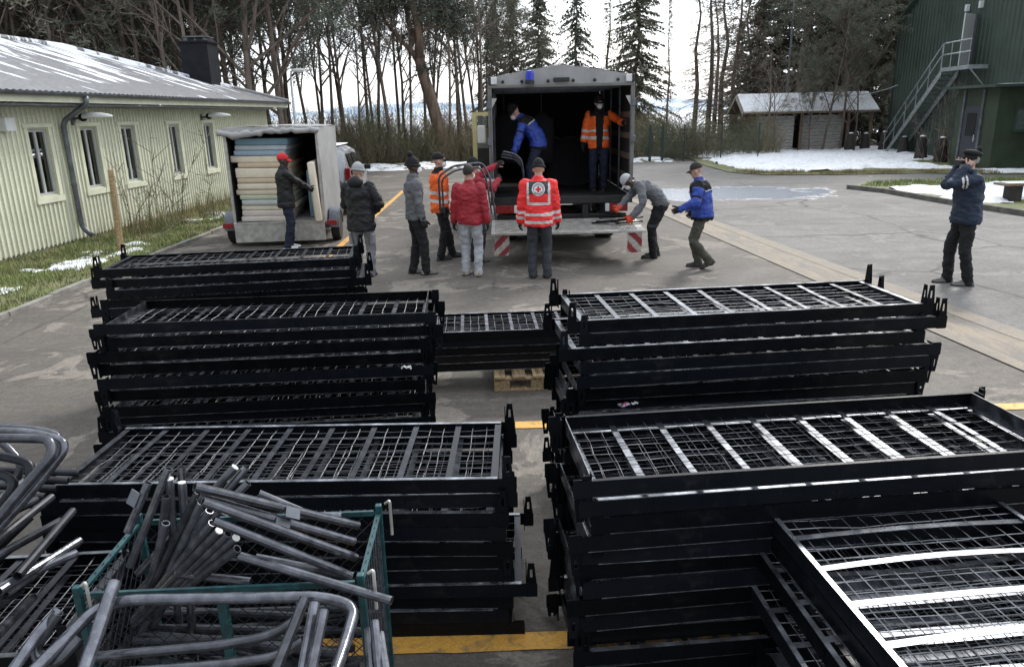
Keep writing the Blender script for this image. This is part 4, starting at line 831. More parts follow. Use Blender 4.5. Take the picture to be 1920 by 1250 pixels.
m = MB(); m.grid(lambda u, v: (-HW+2*HW*u, .02+(BL-.02)*v, rz2(-HW+2*HW*u)+.01*math.sin(v*31)*math.cos(u*13)), 30, 16); m.build('roof_tarp', M['tarp'], tk, smooth=True)
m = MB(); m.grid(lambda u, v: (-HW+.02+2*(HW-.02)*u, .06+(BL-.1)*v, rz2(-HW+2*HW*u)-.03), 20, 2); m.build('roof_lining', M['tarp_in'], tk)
g = [(-HW+2*HW*k/20, 0, rz2(-HW+2*HW*k/20)+.004) for k in range(21)]; MB().prism([(-HW,0,2.83)]+g+[(HW,0,2.83)], (0,.03,0)).build('roof_gable', M['tarp'], tk)
m = MB(); rg = random.Random(2); m.grid(lambda u, v: (-.7+1.5*u, -.005+.2*v, rz2(-.7+1.5*u)+.012+.012*rg.random()), 24, 4); m.build('roof_snow', M['snow'], tk, smooth=True)
for s in (-1, 1): MB().bbox((s*(HW-.03),.0,1.9), (.07,.08,1.86), .008).build('rear_post', M['truckframe'], tk)
MB().bbox((0,-.015,2.845), (2*HW,.07,.05), .008).build('rear_header', M['truckframe'], tk); MB().bbox((0,0,FZ-.06), (2*HW,.09,.13), .01).build('rear_sill', M['black'], tk)
for s in (-1, 1):
    l = MB().bbox((s*(HW-.09),-.05,2.94), (.13,.06,.12), .012).build('marker_lamp', M['white'], tk); MB().bbox((s*(HW-.035),-.055,2.94), (.05,.06,.13), .01).build('lamp_housing', M['black'], l)
    MB().prism([(s*(HW-.065),-.03,2.66),(s*(HW-.065),-.03,2.50),(s*(HW-.15),-.03,2.66)], (0,.03,0)).build('corner_gusset', M['alu'], tk)
MB().bbox((-.0,-.05,2.935), (.27,.06,.07), .012).build('work_lamp', M['black'], tk)
for x in (-.98,-.66,-.22,.2,.56,.95): MB().ell((x,-.035,2.92), (.028,.03,.028), 8, 6).build('rubber_toggle', M['black'], tk)
be = MB().lathe((-.53,-.1,2.87), [(.075,0),(.075,.06),(.06,.065)], 16).build('beacon', M['black'], tk); MB().lathe((-.53,-.1,2.935), [(.066,0),(.066,.11),(.055,.145),(.02,.155)], 16).build('beacon_dome', M['beacon'], be, smooth=True, auto=R(50))
MB().bx(-.6, -.46, -.14, .0, 2.845, 2.87).build('beacon_shelf', M['truckframe'], tk)
for s in (-1, 1):
    for z_ in (1.3, 1.65, 2.0, 2.35): MB().bx(s*(HW-.032), s*(HW-.055), .12, BL-.1, z_-.05, z_+.05).build('wall_lath', M['timber'], tk)
    for y_ in (1.2, 2.4, 3.6): MB().bx(s*(HW-.057), s*(HW-.09), y_-.03, y_+.03, FZ+.002, 2.8).build('stake_post', M['zinc'], tk)
for y_ in (1.2, 2.4, 3.6): MB().bx(-HW+.06, HW-.06, y_-.025, y_+.025, 2.82, 2.87).build('roof_bow', M['zinc'], tk)
for s in (-1, 1):
    for z_ in (1.25, 1.95, 2.55): MB().bbox((s*(HW-.01),-.05,z_), (.07,.03,.12), .008).build('hinge', M['zinc'], tk)
    MB().tube([(s*(HW-.05),-.055,1.1),(s*(HW-.05),-.055,2.7)], .011, 6).build('lock_rod', M['zinc'], tk)
# underbody
for s in (-1, 1): MB().bx(s*.42-.05, s*.42+.05, .0, 6.6, .62, .86).build('chassis_rail', M['black'], tk)
MB().bbox((0,.1,.62), (2.3,.12,.14), .015).build('rear_bumper', M['black'], tk)
for s in (-1, 1):
    l = MB().bbox((s*.98,.0,.80), (.36,.07,.15), .015).build('tail_light', M['red_lens'], tk); MB().bbox((s*.80,-.01,.80), (.07,.075,.14), .01).build('reversing_lamp', M['white'], l)
    for y in (1.75,): wheel(tk, (s*.95,y,.50), .50, .36)
    wheel(tk, (s*.95,5.6,.50), .50, .32); MB().bbox((s*.95,1.75,1.0-.1), (.42,1.15,.03), .01).build('mudguard', M['black'], tk)
MB().bbox((0,1.6,.55), (1.3,.22,.22), .05).build('axle', M['black'], tk)
MB().bbox((.62,.9,.42), (.42,.8,.36), .03).build('tool_box', M['black'], tk)
# cab with opened door
c = MB(); c.prism([(-1.16,BL+.15,.75),(-1.16,BL+2.1,.75),(-1.16,BL+2.15,1.55),(-1.16,BL+1.75,2.62),(-1.16,BL+.2,2.66)], (2.32,0,0)); c.build('cab', M['cream'], tk)
DW = .60
dl_ = Vector((-1,-.12,0)).normalized(); dn = Vector((.12,-1,0)).normalized(); do0 = Vector((-1.17,BL+.9,0))
def dbx(mb, x0, x1, z0, z1, th=.05):
    p = do0+dl_*x0; q = do0+dl_*x1; mb.prism([p+V(0,0,z0), q+V(0,0,z0), q+V(0,0,z1), p+V(0,0,z1)], dn*th)
d = MB(); dbx(d, DW-.1, DW, .9, 2.46); dbx(d, 0, .08, .9, 2.46); dbx(d, .08, DW-.1, 2.38, 2.46); door = d.build('cab_door', M['cream'], tk)
d = MB(); dbx(d, .08, DW-.1, .9, 1.62, .06); d.build('door_trim', M['black'], door); d = MB(); dbx(d, .08, DW-.1, 1.62, 2.38, .012); d.build('door_window', M['glass'], door)
mr_ = MB().bbox(tuple(do0+dl_*.40+dn*.2+V(0,0,1.95)), (.2,.05,.42), .03).build('mirror', M['white'], tk); MB().tube([do0+dl_*.05+V(0,0,2.1), do0+dl_*.40+dn*.16+V(0,0,2.1)], .015, 6).build('mirror_arm', M['black'], mr_)
# tail lift
pf = MB(); y0, y1 = -1.2, -.14
pf.prism([(-1.22,y0,.525),(1.27,y0,.525),(1.27,y0,.555),(-1.22,y0,.555)], (0,.02,0)); pf.add([(-1.22,y0+.02,.555),(1.27,y0+.02,.555),(1.27,y1,.63),(-1.22,y1,.63),(-1.22,y0+.02,.525),(1.27,y0+.02,.525),(1.27,y1,.50),(-1.22,y1,.50)], [(0,1,2,3),(7,6,5,4),(1,0,4,5),(2,1,5,6),(3,2,6,7),(0,3,7,4)])
lift = pf.build('tail_lift_platform', M['alu'], tk)
t = MB(); row = 0
for j in range(8):
    for i in range(44):
        x = -1.15+i*.053+(j % 2)*.012; y = y0+.16+j*.105; z = .555+(y-y0-.02)/(y1-y0-.02)*.075+.0025; t.box((x,y,z), (.016,.085,.014), Matrix.Rotation(R(35 if j % 2 else 20), 3, 'Z'))
kind(t.build('tread_bars', M['alu'], lift), 'stuff')
for x in (-.7, .7): MB().tube([(x,-.15,.55),(x,.5,.5),(x,.9,.6)], .05, 8).build('lift_arm', M['black'], tk)
for x, lab in ((-1.05,1), (1.1,-1)):
    fw, fh = .235, .32; z1 = .522
    def cloth(u, v, x=x): return V(x-fw/2+fw*u+.012*math.sin(v*5)*(v), y0+.02+.01*math.sin(u*6+v*3)-.03*v*v, z1-fh*v)
    fl = MB(); nU = nV = 18
    fl.grid(lambda u, v: cloth(u, v), nU, nV); fl.m = [1 if int(((i+.5)/nU*.235*lab+(j+.5)/nV*.32)*1/.125+10) % 2 else 0 for i in range(nU) for j in range(nV)]
    fl.grid(lambda u, v: cloth(u, v)+V(0,.004,0), nU, nV); fl.build('warning_flag', [M['flag_white'], M['flag_red']], lift)
# things inside the truck
M['coat'] = mat('dark coat cloth', (.012,.012,.014), .9, var=.2)
def coat(px, label, Y):
    p = A(px, 215, Y); mb = MB(); prof = [(.05,.0,.05),(.12,-.06,.09),(.23,-.13,.13),(.25,-.35,.15),(.24,-.7,.16),(.25,-.95,.17)]
    vs = []; fs = []; n = 16
    for k, (a, z, b) in enumerate(prof):
        for j in range(n): th = 2*math.pi*j/n; vs.append((p.x+a*math.cos(th)*(1+.06*math.sin(3*th+k)), Y+b*math.sin(th)*.6, 2.42+z))
    for k in range(len(prof)-1):
        for j in range(n): fs.append((k*n+j, k*n+(j+1)%n, (k+1)*n+(j+1)%n, (k+1)*n+j))
    fs += [tuple(reversed(range(n))), tuple(len(vs)-n+j for j in range(n))]
    t = thing('hanging_coat', label, 'coat', (0,0,0)); mb.add(vs, fs); mb.build('coat_cloth', M['coat'], t, smooth=True); MB().tube([(p.x,Y,2.42),(p.x,Y,2.9),(p.x,Y,3.05)], .008, 5).build('hanger', M['black'], t)
coat(945, 'dark coat hanging inside the truck at the tarp wall', 15.2); coat(1015, 'dark coat hanging behind the bending person in blue', 15.0)
ld = thing('covered_load', 'dark blanket covered load deep inside the truck', 'load', (tx+.35, ty+2.6, FZ))
mb = MB(); rg = random.Random(8); mb.grid(lambda u, v: (-.55+1.1*u, -.5+1.0*v, .9*min(1, 6*u, 6*(1-u), 6*v, 6*(1-v))+.05*math.sin(u*9)*math.cos(v*8)), 18, 16); mb.build('blanket', M['coat'], ld, smooth=True)

# trailer
TR = V(-4.52,14.75,0); trl = thing('box_trailer', 'small grey tarpaulin trailer open at the back and loaded with mattresses', 'trailer', TR, R(5.2))
TW, TZ0, TZ1, TLn = .88, .46, 2.26, 2.7
MB().bx(-TW+.02, TW-.02, .03, TLn-.02, TZ0-.06, TZ0).build('floor', M['plank'], trl)
for s in (-1, 1):
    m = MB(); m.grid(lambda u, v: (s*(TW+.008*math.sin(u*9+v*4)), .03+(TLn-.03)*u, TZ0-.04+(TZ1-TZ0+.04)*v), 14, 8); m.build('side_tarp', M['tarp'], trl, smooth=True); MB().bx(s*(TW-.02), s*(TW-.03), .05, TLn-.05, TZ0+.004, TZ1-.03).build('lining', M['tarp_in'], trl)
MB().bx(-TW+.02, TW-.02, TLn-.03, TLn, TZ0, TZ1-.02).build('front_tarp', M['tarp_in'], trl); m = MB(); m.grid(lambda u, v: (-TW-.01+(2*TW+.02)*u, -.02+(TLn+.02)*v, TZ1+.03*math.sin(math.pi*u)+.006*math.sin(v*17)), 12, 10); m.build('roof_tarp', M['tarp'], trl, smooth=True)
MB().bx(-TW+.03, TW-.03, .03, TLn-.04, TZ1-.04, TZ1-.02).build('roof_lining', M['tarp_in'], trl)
for s in (-1, 1): MB().bbox((s*(TW-.025),.02,(TZ0+TZ1)/2), (.05,.05,TZ1-TZ0), .006).build('corner_post', M['alu'], trl)
m = MB(); n = 26; rg = random.Random(5); path = [(-TW-.1+(2*TW+.14)*k/n, -.07+.012*math.sin(k*1.7), TZ1-.07-.06*math.exp(-((k/n-.2)/.2)**2)+.012*math.sin(k*1.1)+.012*math.sin(k*2.7)) for k in range(n+1)]
m.tube(path, [.046+.010*math.sin(k*1.9)+.008*math.sin(k*4.1)+.02*math.exp(-((k/n-.2)/.15)**2) for k in range(n+1)], 9); m.build('rolled_flap', M['tarp'], trl, smooth=True)
m = MB(); m.grid(lambda u, v: (-TW-.02+(2*TW+.04)*u, -.03-.03*v, TZ1+.01-.12*v-.03*math.sin(u*7)*v), 20, 3); m.build('flap_fold', M['tarp'], trl, smooth=True)
MB().bbox((0,-.025,.265), (2*TW-.02,.025,.36), .006).build('tailboard', M['alu'], trl); MB().bbox((0,-.02,.455), (2*TW-.02,.05,.03), .004).build('hinge_rail', M['alu'], trl)
MB().bbox((.2,1.2,.36), (1.5,2.4,.09), .01).build('chassis', M['black'], trl)
for s in (-1, 1):
    wheel(trl, (s*(TW+.14),.55,.30), .30, .17); mf = MB(); mf.grid(lambda u, v: (s*(TW+.04)+s*.2*v, .55+.37*math.cos(math.pi*u), .30+.37*math.sin(math.pi*u)), 14, 1); mf.grid(lambda u, v: (s*(TW+.24), .55+(.37-.07*v)*math.cos(math.pi*u), .30+(.37-.07*v)*math.sin(math.pi*u)), 14, 1); mf.build('mudguard', M['zinc'], trl, smooth=True, auto=R(40))
    MB().bbox((s*(TW+.12),.02,.42), (.2,.04,.1), .008).build('tail_light', M['red_lens'], trl)
MB().tube([(0,TLn-.1,.36),(0,TLn+1.3,.40)], .04, 8).build('drawbar', M['black'], trl)
# mattresses
def foam(name, c): return mat(name, c, .9, var=.06, scale=5, bump=.1, bscale=30)
FO = {k: foam(k+' foam', c) for k, c in dict(blue=(.20,.33,.42), pale_blue=(.50,.56,.58), sky=(.32,.44,.54), cream=(.76,.68,.55), tan=(.62,.50,.36), beige=(.68,.59,.45), green=(.50,.56,.42), grey=(.52,.55,.54), rose=(.64,.58,.53)).items()}
lst = [('rose','bottom rose grey'),('rose','thick rose grey second lowest'),('cream','cream third from the bottom'),('grey','blue grey one under the green'),('green','pale green'),('beige','beige one above the green'),('cream','creased cream'),('tan','tan lower'),('cream','thickest cream'),('tan','tan upper'),('cream','cream one jutting to the lawn side'),('sky','sky blue'),('pale_blue','pale grey blue'),('blue','topmost blue')]
th = [.10,.11,.095,.10,.09,.10,.115,.095,.185,.095,.125,.095,.09,.125]; sc = (2.06-.462)/sum(th); z = TZ0+.002; rg = random.Random(4)
off = [-.02,.0,.03,.02,-.0,-.03,-.03,0,-.03,.03,-.08,-.02,.01,.02]
for (c, lb), t_, ox in zip(lst, th, off):
    h = t_*sc; o = MB().bbox((0,0,0), (.98+rg.uniform(-.03,.03),1.9,h-.004), min(.022, h*.3)).build('mattress', FO[c], smooth=True, auto=R(60))
    me = o.data
    for v in me.vertices: v.co.z += .012*math.sin(v.co.x*4+rg.random()*.3)*math.sin(v.co.y*2+1)
    o.location = (TR.x-.27+ox-.09, TR.y+.12+.95+rg.uniform(-.03,.04), z+h/2); o.rotation_euler = (0,0,R(5.2)+rg.uniform(-.02,.02)); tag(o, lb+' foam mattress in the trailer stack', 'mattress', 'foam mattresses stacked in the trailer'); z += h
pm = A(580, 352, 14.72); o = MB().bbox((0,0,0), (.13,1.7,1.14), .03).build('mattress', FO['cream'], smooth=True, auto=R(60)); o.location = (pm.x+.0, 14.66+.85, TZ0+.575); o.rotation_euler = (0, R(-3), R(7)); tag(o, 'cream foam mattress on edge gripped by the person in the red cap', 'mattress')
o = MB().bbox((0,0,0), (.12,1.6,.95), .03).build('mattress', FO['blue'], smooth=True, auto=R(60)); o.location = (pm.x-.20, 15.3+.8, TZ0+.482); o.rotation_euler = (0, 0, R(5)); tag(o, 'dark teal foam mattress on edge beside the cream one', 'mattress')
# car in front of the trailer
M['carpaint'] = mat('silver car paint', (.30,.31,.33), .25, .5, var=.05, scale=3); M['carglass'] = mat('dark car glass', (.015,.018,.02), .05, var=.1)
car = thing('estate_car', 'silver estate car with red rear light hitched in front of the trailer', 'car', (-4.84,19.0,0), R(4))
stn = [(-.02,.78,.45,.80,.95,.60),(.05,.86,.34,.86,1.30,.70),(.28,.88,.26,.92,1.60,.68),(.7,.885,.24,.95,1.68,.66),(1.8,.89,.22,.96,1.69,.66),(2.6,.89,.22,.96,1.62,.64),(3.2,.885,.22,.95,1.30,.62),(3.7,.87,.24,.92,1.02,.66),(4.2,.82,.28,.82,.88,.62),(4.42,.70,.4,.66,.72,.55)]
vs = []; fs = []; n = 12
for (y, w, zl_, zb, zr, wr) in stn:
    half = [(0,zl_),(w*.85,zl_),(w,zl_+.12),(w,zb),(wr+.06,zr-.08),(wr-.06,zr),(0,zr+.02)]
    ring = half + [(-a, b) for a, b in reversed(half[1:-1])]; n = len(ring); vs += [(a, y, b) for a, b in ring]
for k in range(len(stn)-1):
    for j in range(n): fs.append((k*n+j, k*n+(j+1)%n, (k+1)*n+(j+1)%n, (k+1)*n+j))
fs += [tuple(range(n)), tuple(reversed(range((len(stn)-1)*n, len(stn)*n)))]
MB().add(vs, fs).build('body', M['carpaint'], car, smooth=True, auto=R(38))
for s in (-1, 1):
    for (ya, yb) in ((.42,1.2),(1.28,2.05),(2.13,2.95)):
        MB().add([(s*.892,ya,1.0),(s*.895,yb,1.0),(s*.765,yb-.06 if yb > 2.5 else yb,1.50),(s*.765,ya+.05,1.54)], [(0,1,2,3)]).build('side_window', M['carglass'], car)
    tl = MB(); tl.bbox((s*.83,.03,.98), (.13,.2,.46), .03); tl.build('tail_light', M['red_lens'], car)
    for y in (.85, 3.5): wheel(car, (s*.80,y,.31), .31, .2)
    mo = MB().bbox((s*1.0,2.9,1.05), (.18,.1,.14), .03).build('mirror', M['black'], car)
MB().add([(-.6,.02,1.02),(.6,.02,1.02),(.55,.22,1.52),(-.55,.22,1.52)], [(0,1,2,3)]).build('rear_window', M['carglass'], car)
MB().bbox((0,-.06,.5), (1.6,.12,.22), .04).build('rear_bumper', M['black'], car); MB().bbox((0,1.6,1.73), (1.1,1.8,.02), .008).build('roof_snow', M['snow'], car)
# ------------------------------------------------------------------ tubes, bed ends and the teal wire crate
CZ = .93; c0, c1, c2, c3 = G(145,1106,CZ), G(676,1083,CZ), G(688,972,CZ), G(168,1066,CZ)
u = (c1-c0).normalized(); cw = (c1-c0).length; v = Vector((-u.y,u.x,0)); cd = .46
crate = thing('wire_crate', 'teal painted wire mesh crate full of loose black tubes', 'crate', (c0.x,c0.y,0), math.atan2(u.y,u.x))
def ang_bar(a, b, name='frame_bar', w=.02): 
    a, b = Vector(a), Vector(b); d = (b-a).normalized(); r = d.orthogonal().normalized(); mb = MB(); L = (b-a).length
    q = Vector((0,0,1)).rotation_difference(d).to_matrix()
    mb.box((a+b)/2, (w,w*.6,L), q); return mb.build(name, M['teal'], crate)
def C(x, y, z): return V(x, y, z)
for z in (.13, CZ-.02):
    for (a, b) in (((.02,0),(cw-.02,0)),((.02,cd),(cw-.02,cd)),((0,.02),(0,cd-.02)),((cw,.02),(cw,cd-.02))): ang_bar(C(a[0],a[1],z), C(b[0],b[1],z))
for (x, y) in ((0,0),(cw,0),(cw,cd),(0,cd)): MB().bbox((x,y,CZ/2+.01), (.024,.024,CZ+.012), .003).build('corner_post', M['teal'], crate)
for x in (cw*.5,): MB().bx(x-.015, x+.015, -.012, .012, .14, CZ-.03).build('middle_post', M['teal'], crate)
def mesh_side(p, ex, W_, name):
    mb = MB(); ex = Vector(ex); k = 0
    s = .055
    for i in range(-int(CZ/s), int(W_/s)):
        for sg in (1, -1):
            x0 = i*s if sg == 1 else i*s+CZ-.15; pts = []
            a, b = (x0, 0.0), (x0+sg*(CZ-.15), CZ-.15)
            def clip(a, b):
                (xa, za), (xb, zb) = a, b; ts = [0, 1]
                dx = xb-xa
                if dx:
                    t0, t1 = sorted(((0-xa)/dx, (W_-xa)/dx)); ts = [max(0, t0), min(1, t1)]
                return None if ts[0] >= ts[1] else ((xa+dx*ts[0], za+(zb-za)*ts[0]), (xa+dx*ts[1], za+(zb-za)*ts[1]))
            c = clip(a, b)
            if c: mb.tube([Vector(p)+ex*c[0][0]+V(0,0,.14+c[0][1]), Vector(p)+ex*c[1][0]+V(0,0,.14+c[1][1])], .0018, 3, cap=False)
    mb.build(name, M['strip_dark'], crate)
mesh_side((.0,-.004,0), (1,0,0), cw, 'wire_side'); mesh_side((0,cd,0), (1,0,0), cw, 'wire_side'); mesh_side((cw,0,0), (0,1,0), cd, 'wire_side'); mesh_side((0,0,0), (0,1,0), cd, 'wire_side')
MB().bx(.01, cw-.01, .01, cd-.01, .10, .125).build('floor_plate', M['teal'], crate)
for (x, y) in ((.03,.03),(cw-.03,.03),(cw-.03,cd-.03),(.03,cd-.03)): MB().bx(x-.03, x+.03, y-.03, y+.03, 0, .1).build('foot', M['teal'], crate)
for (x, y) in ((cw,0),(cw,cd),(0,0)): MB().tube(fillet([(x+.03,y-.02,CZ+.03),(x+.05,y-.03,CZ+.05),(x+.05,y-.03,CZ-.1)], .02), .006, 6).build('latch_pin', M['alu'], crate)
plate_m = {}
def tube_thing(name, label, pts, r=.0165, fil=0, plate=None, plug=None, group='loose tubes in the teal crate', n=10, cat='tube', mt='tube'):
    pts = [Vector(p) for p in pts]; b = pts[0]
    t = thing(name, label, cat, b, 0, group); path = [p-b for p in pts]
    if fil: path = fillet(path, fil, 8)
    MB().pipe(path, r, n).build('tube', M[mt], t, smooth=True, auto=R(35))
    if plug is not None:
        e = path[plug]; d = (path[plug]-path[1 if plug == 0 else -2]).normalized(); MB().tube([e-d*.01, e+d*.004], r*.93, n).build('end_plug', M['cap'], t)
    if plate is not None:
        for tt in plate:
            i = tt*(len(path)-1); k = min(len(path)-2, int(i)); p = path[k].lerp(path[k+1], i-k); d = (path[k+1]-path[k]).normalized()
            f = Vector((0,-.6,.8)); f = (f-d*f.dot(d)).normalized(); sd_ = d.cross(f); Mx = Matrix((d, sd_, f)).transposed()
            MB().box(p+f*(r+.003)+sd_*.02, (.055,.04,.004), Mx).build('bracket_plate', M['zinc'], t)
    return t
def ground_reach(p, q, z=.15):                       # continue a line from p through q down to height z
    d = q-p
    return q if d.z >= 0 else p+d*((z-p.z)/d.z)
# steep tubes standing in the crate: (top px, lower px, Y top, Y low)
Ym = (c0.y+cd*.5)
std = [((278,905),(200,1085),.30,.20,None,(.35,)),((316,878),(232,1090),.30,.22,None,None),((340,875),(345,950),.36,.33,None,None),((318,898),(322,960),.30,.30,0,None),((341,905),(345,960),.32,.31,0,None),((312,930),(300,1040),.26,.27,None,None),((311,980),(290,1060),.20,.22,None,None),
 ((372,922),(290,1090),.22,.22,None,None),((378,942),(310,1090),.20,.2,None,None),((393,957),(330,1085),.18,.2,None,None),((398,980),(310,1088),.15,.18,None,None),((440,876),(300,1030),.40,.3,0,None),((462,876),(330,1030),.42,.32,None,None),((465,905),(360,1010),.36,.3,None,None),((410,995),(330,1080),.13,.16,0,None),((428,1000),(345,1080),.13,.16,None,None),((442,1008),(360,1082),.12,.16,0,None),((445,1028),(375,1082),.1,.14,None,None)]
for (a, b, ya, yb, pg, pt) in std:
    p = A(a[0], a[1], c0.y+ya); q = A(b[0], b[1], c0.y+yb); q2 = ground_reach(p, q, .16)
    if q2.y < c0.y+.03 or q2.y > c0.y+cd-.03: q2.y = min(max(q2.y, c0.y+.05), c0.y+cd-.05)
    # stay inside the crate on the left
    lx = c0.x+.05
    if q2.x < lx:
        t_ = (lx-p.x)/(q2.x-p.x); q2 = p.lerp(q2, t_)
    lab = 'steep black tube with white plug standing in the teal crate' if pg is not None else ('steep tube with a punched bracket plate in the teal crate' if pt else 'steep open ended black tube standing in the teal crate')
    tube_thing('bed_tube', lab, [p, q2], .0148, plug=pg, plate=pt)
lay = [((365,912),(672,985),.10,.40,None,(.55,),'long flat tube highest across the crate, resting on the rim'),((380,940),(668,1045),.06,.28,None,None,'bright tube slanting down to the crate side'),((372,930),(665,1015),.12,.36,None,(.5,),'tube with punched plate slanting under the highest one'),((400,975),(655,1078),.06,.2,None,None,'tube with a collar slanting towards the crate corner'),((450,1042),(734,1126),.10,-.05,None,None,'tube sticking far out over the crate corner'),((480,1045),(662,1080),.2,.2,None,None,'short tube lying low near the crate corner'),((330,1075),(470,1090),.16,.14,None,None,'low tube lying along the crate front'),((485,925),(580,965),.4,.42,None,None,'short tube behind the slanting ones'),((560,966),(640,968),.42,.43,None,None,'short stub tube along the crate rear rim')]
for (a, b, ya, yb, pg, pt, lb) in lay: tube_thing('bed_tube', lb, [A(a[0],a[1],c0.y+ya), A(b[0],b[1],c0.y+yb)], .0155, plug=pg, plate=pt)
cl = A(470,1003,c0.y+.085); 
# bed ends: U-shaped tubes in front of the crate and at the left
def bed_end(label, pix, r=.0175, fil=.12, group='bent tube bed ends', bars=()):
    pts = [A(x, y, Y) for (x, y, Y) in pix]; t = tube_thing('bed_end', label, pts, r, fil, None, None, group, 12, 'bed end')
    for (a, b) in bars:
        p, q = A(*a), A(*b); MB().tube([p-pts[0], q-pts[0]], r*.8, 8).build('cross_bar', M['tube'], t, smooth=True, auto=R(35))
    return t
yf = c0.y-.06
bed_end('large bent tube bed end leaning on the front of the teal crate', [(20,1300,yf-.32),(180,1140,yf-.03),(240,1124,yf),(600,1118,yf),(668,1135,yf),(640,1230,yf-.2),(600,1330,yf-.42)], .019, .11)
bed_end('bent tube bed end sagging below the crate rim', [(180,1230,yf-.10),(420,1208,yf-.06),(510,1190,yf-.05),(560,1158,yf-.04),(565,1130,yf-.03)], .0165, .1)
bed_end('lowest bent tube bed end before the crate', [(200,1262,yf-.16),(420,1245,yf-.12),(520,1230,yf-.1),(570,1200,yf-.09)], .0165, .1)
bed_end('flat sided tube crossing the front crate rim', [(215,1092,yf+.02),(205,1120,yf-.03),(160,1250,yf-.22),(140,1310,yf-.32)], .021, 0)
bed_end('bent tube bed end with a tight hook beside the crate', [(108,1148,yf-.12),(66,1215,yf-.16),(72,1240,yf-.18),(105,1245,yf-.2),(150,1195,yf-.14)], .0165, .06)
bed_end('straight shiny tube leaning left of the crate', [(112,1142,yf-.1),(70,1190,yf-.16),(10,1275,yf-.3)], .0165, 0)
for (x0, y0_, x1, y1_, dy, lb) in [(572,1120,500,1300,-.05,'upright shiny tube left of the crate corner'),(590,1130,560,1300,-.1,'upright shiny tube in the middle of the corner bunch'),(607,1145,575,1300,-.14,'upright shiny tube nearest the bent bed end leg'),(690,1180,700,1310,.02,'thin upright tube right of the crate corner'),(702,1165,716,1310,.0,'taller upright tube right of the crate corner'),(712,1188,730,1310,-.02,'outer upright tube right of the crate corner')]:
    p, q = A(x0, y0_, yf+dy), A(x1, y1_, yf+dy-.22); tube_thing('bed_tube', lb, [p, p+(q-p)*1.6], .0165, group='upright tubes at the crate corner')
# pile of bed ends at the left edge
LYS = [(2.62,0),(2.56,1),(2.50,2)]
pix_sets = [[(-150,800),(40,802),(118,815),(95,880),(0,985),(-140,1140)],[(-150,815),(0,808),(70,812),(132,830),(60,920),(-40,1030),(-160,1160)],[(-160,826),(-20,820),(92,822),(100,850),(30,930),(-60,1040),(-160,1150)]]
for k, ps in list(enumerate(pix_sets)):
    Y0 = 2.62-.05*k; zt = 800
    bed_end(['outermost shiny bent bed end of the left pile','second bent bed end nested in the left pile','innermost bent bed end of the left pile'][k], [(x, y, Y0-.0011*(y-zt)) for x, y in ps], .0175, .13, 'bed ends piled at the left')
bed_end('dark bed end arch deep in the left pile', [(-120,800,2.95),(0,822,2.9),(42,870,2.86),(30,900,2.84),(-100,930,2.84)], .0165, .12, 'bed ends piled at the left')
rg = random.Random(14)
tops = [o for o in COL.objects if o.name.startswith('bed_end') and o.get('group') == 'bed ends piled at the left']
for k in range(5):
    c = copy_tree(tops[k % 3]); c.location = c.location + Vector((-.05*rg.random()-.11*(k+1), -.004*k+rg.uniform(-.05,.03), -.075*(k+1.2)));
    for ch in c.children: ch.material_slots[0].link = 'OBJECT'; ch.material_slots[0].material = M['strip_dark']  # lower hoops take the darker steel: gloom of the pile put into their colour
    c.rotation_euler = (rg.uniform(-.05,.05), rg.uniform(-.04,.04), rg.uniform(-.08,.08)); c['label'] = 'dark bent bed end nested lower in the left pile'
for k in range(40):
    p = V(c0.x+.06+.03*rg.random(), c0.y+.05+rg.random()*(cd-.1), .15+.012*k); q = V(c0.x+cw-.07-.2*rg.random(), c0.y+.05+rg.random()*(cd-.1), .15+.012*k+rg.uniform(-.01,.02))
    tube_thing('bed_tube', 'black tube lying deep in the teal crate', [p, q], .0165, group='tubes lying deep in the crate', mt='strip_dark')  # darker steel carries the shade deep inside the crate
for k in range(14):
    x0 = rg.uniform(0, 165); y0_ = rg.uniform(880, 1130); L = rg.uniform(110, 230); Y0 = 2.75-(y0_-880)*.0022+rg.uniform(-.04,.04)
    tube_thing('bed_tube', 'dark tube lying in the left pile of bed ends', [A(x0, y0_, Y0), A(x0-L*rg.uniform(.7,1.4), y0_+L*rg.uniform(.5,1.0), Y0-.4+rg.uniform(-.1,.1))], .0155, group='tubes of the left pile', mt='tube' if k % 4 == 0 else 'strip_dark')  # most take the darker steel, pile shade put into the colour
for k in range(5): tube_thing('bed_tube', 'level dark tube low in the left pile', [A(-60, 880+k*14, 2.9-.05*k), A(150-22*k, 886+k*15, 2.95-.05*k)], .0155, group='level tubes of the left pile', mt='strip_dark')
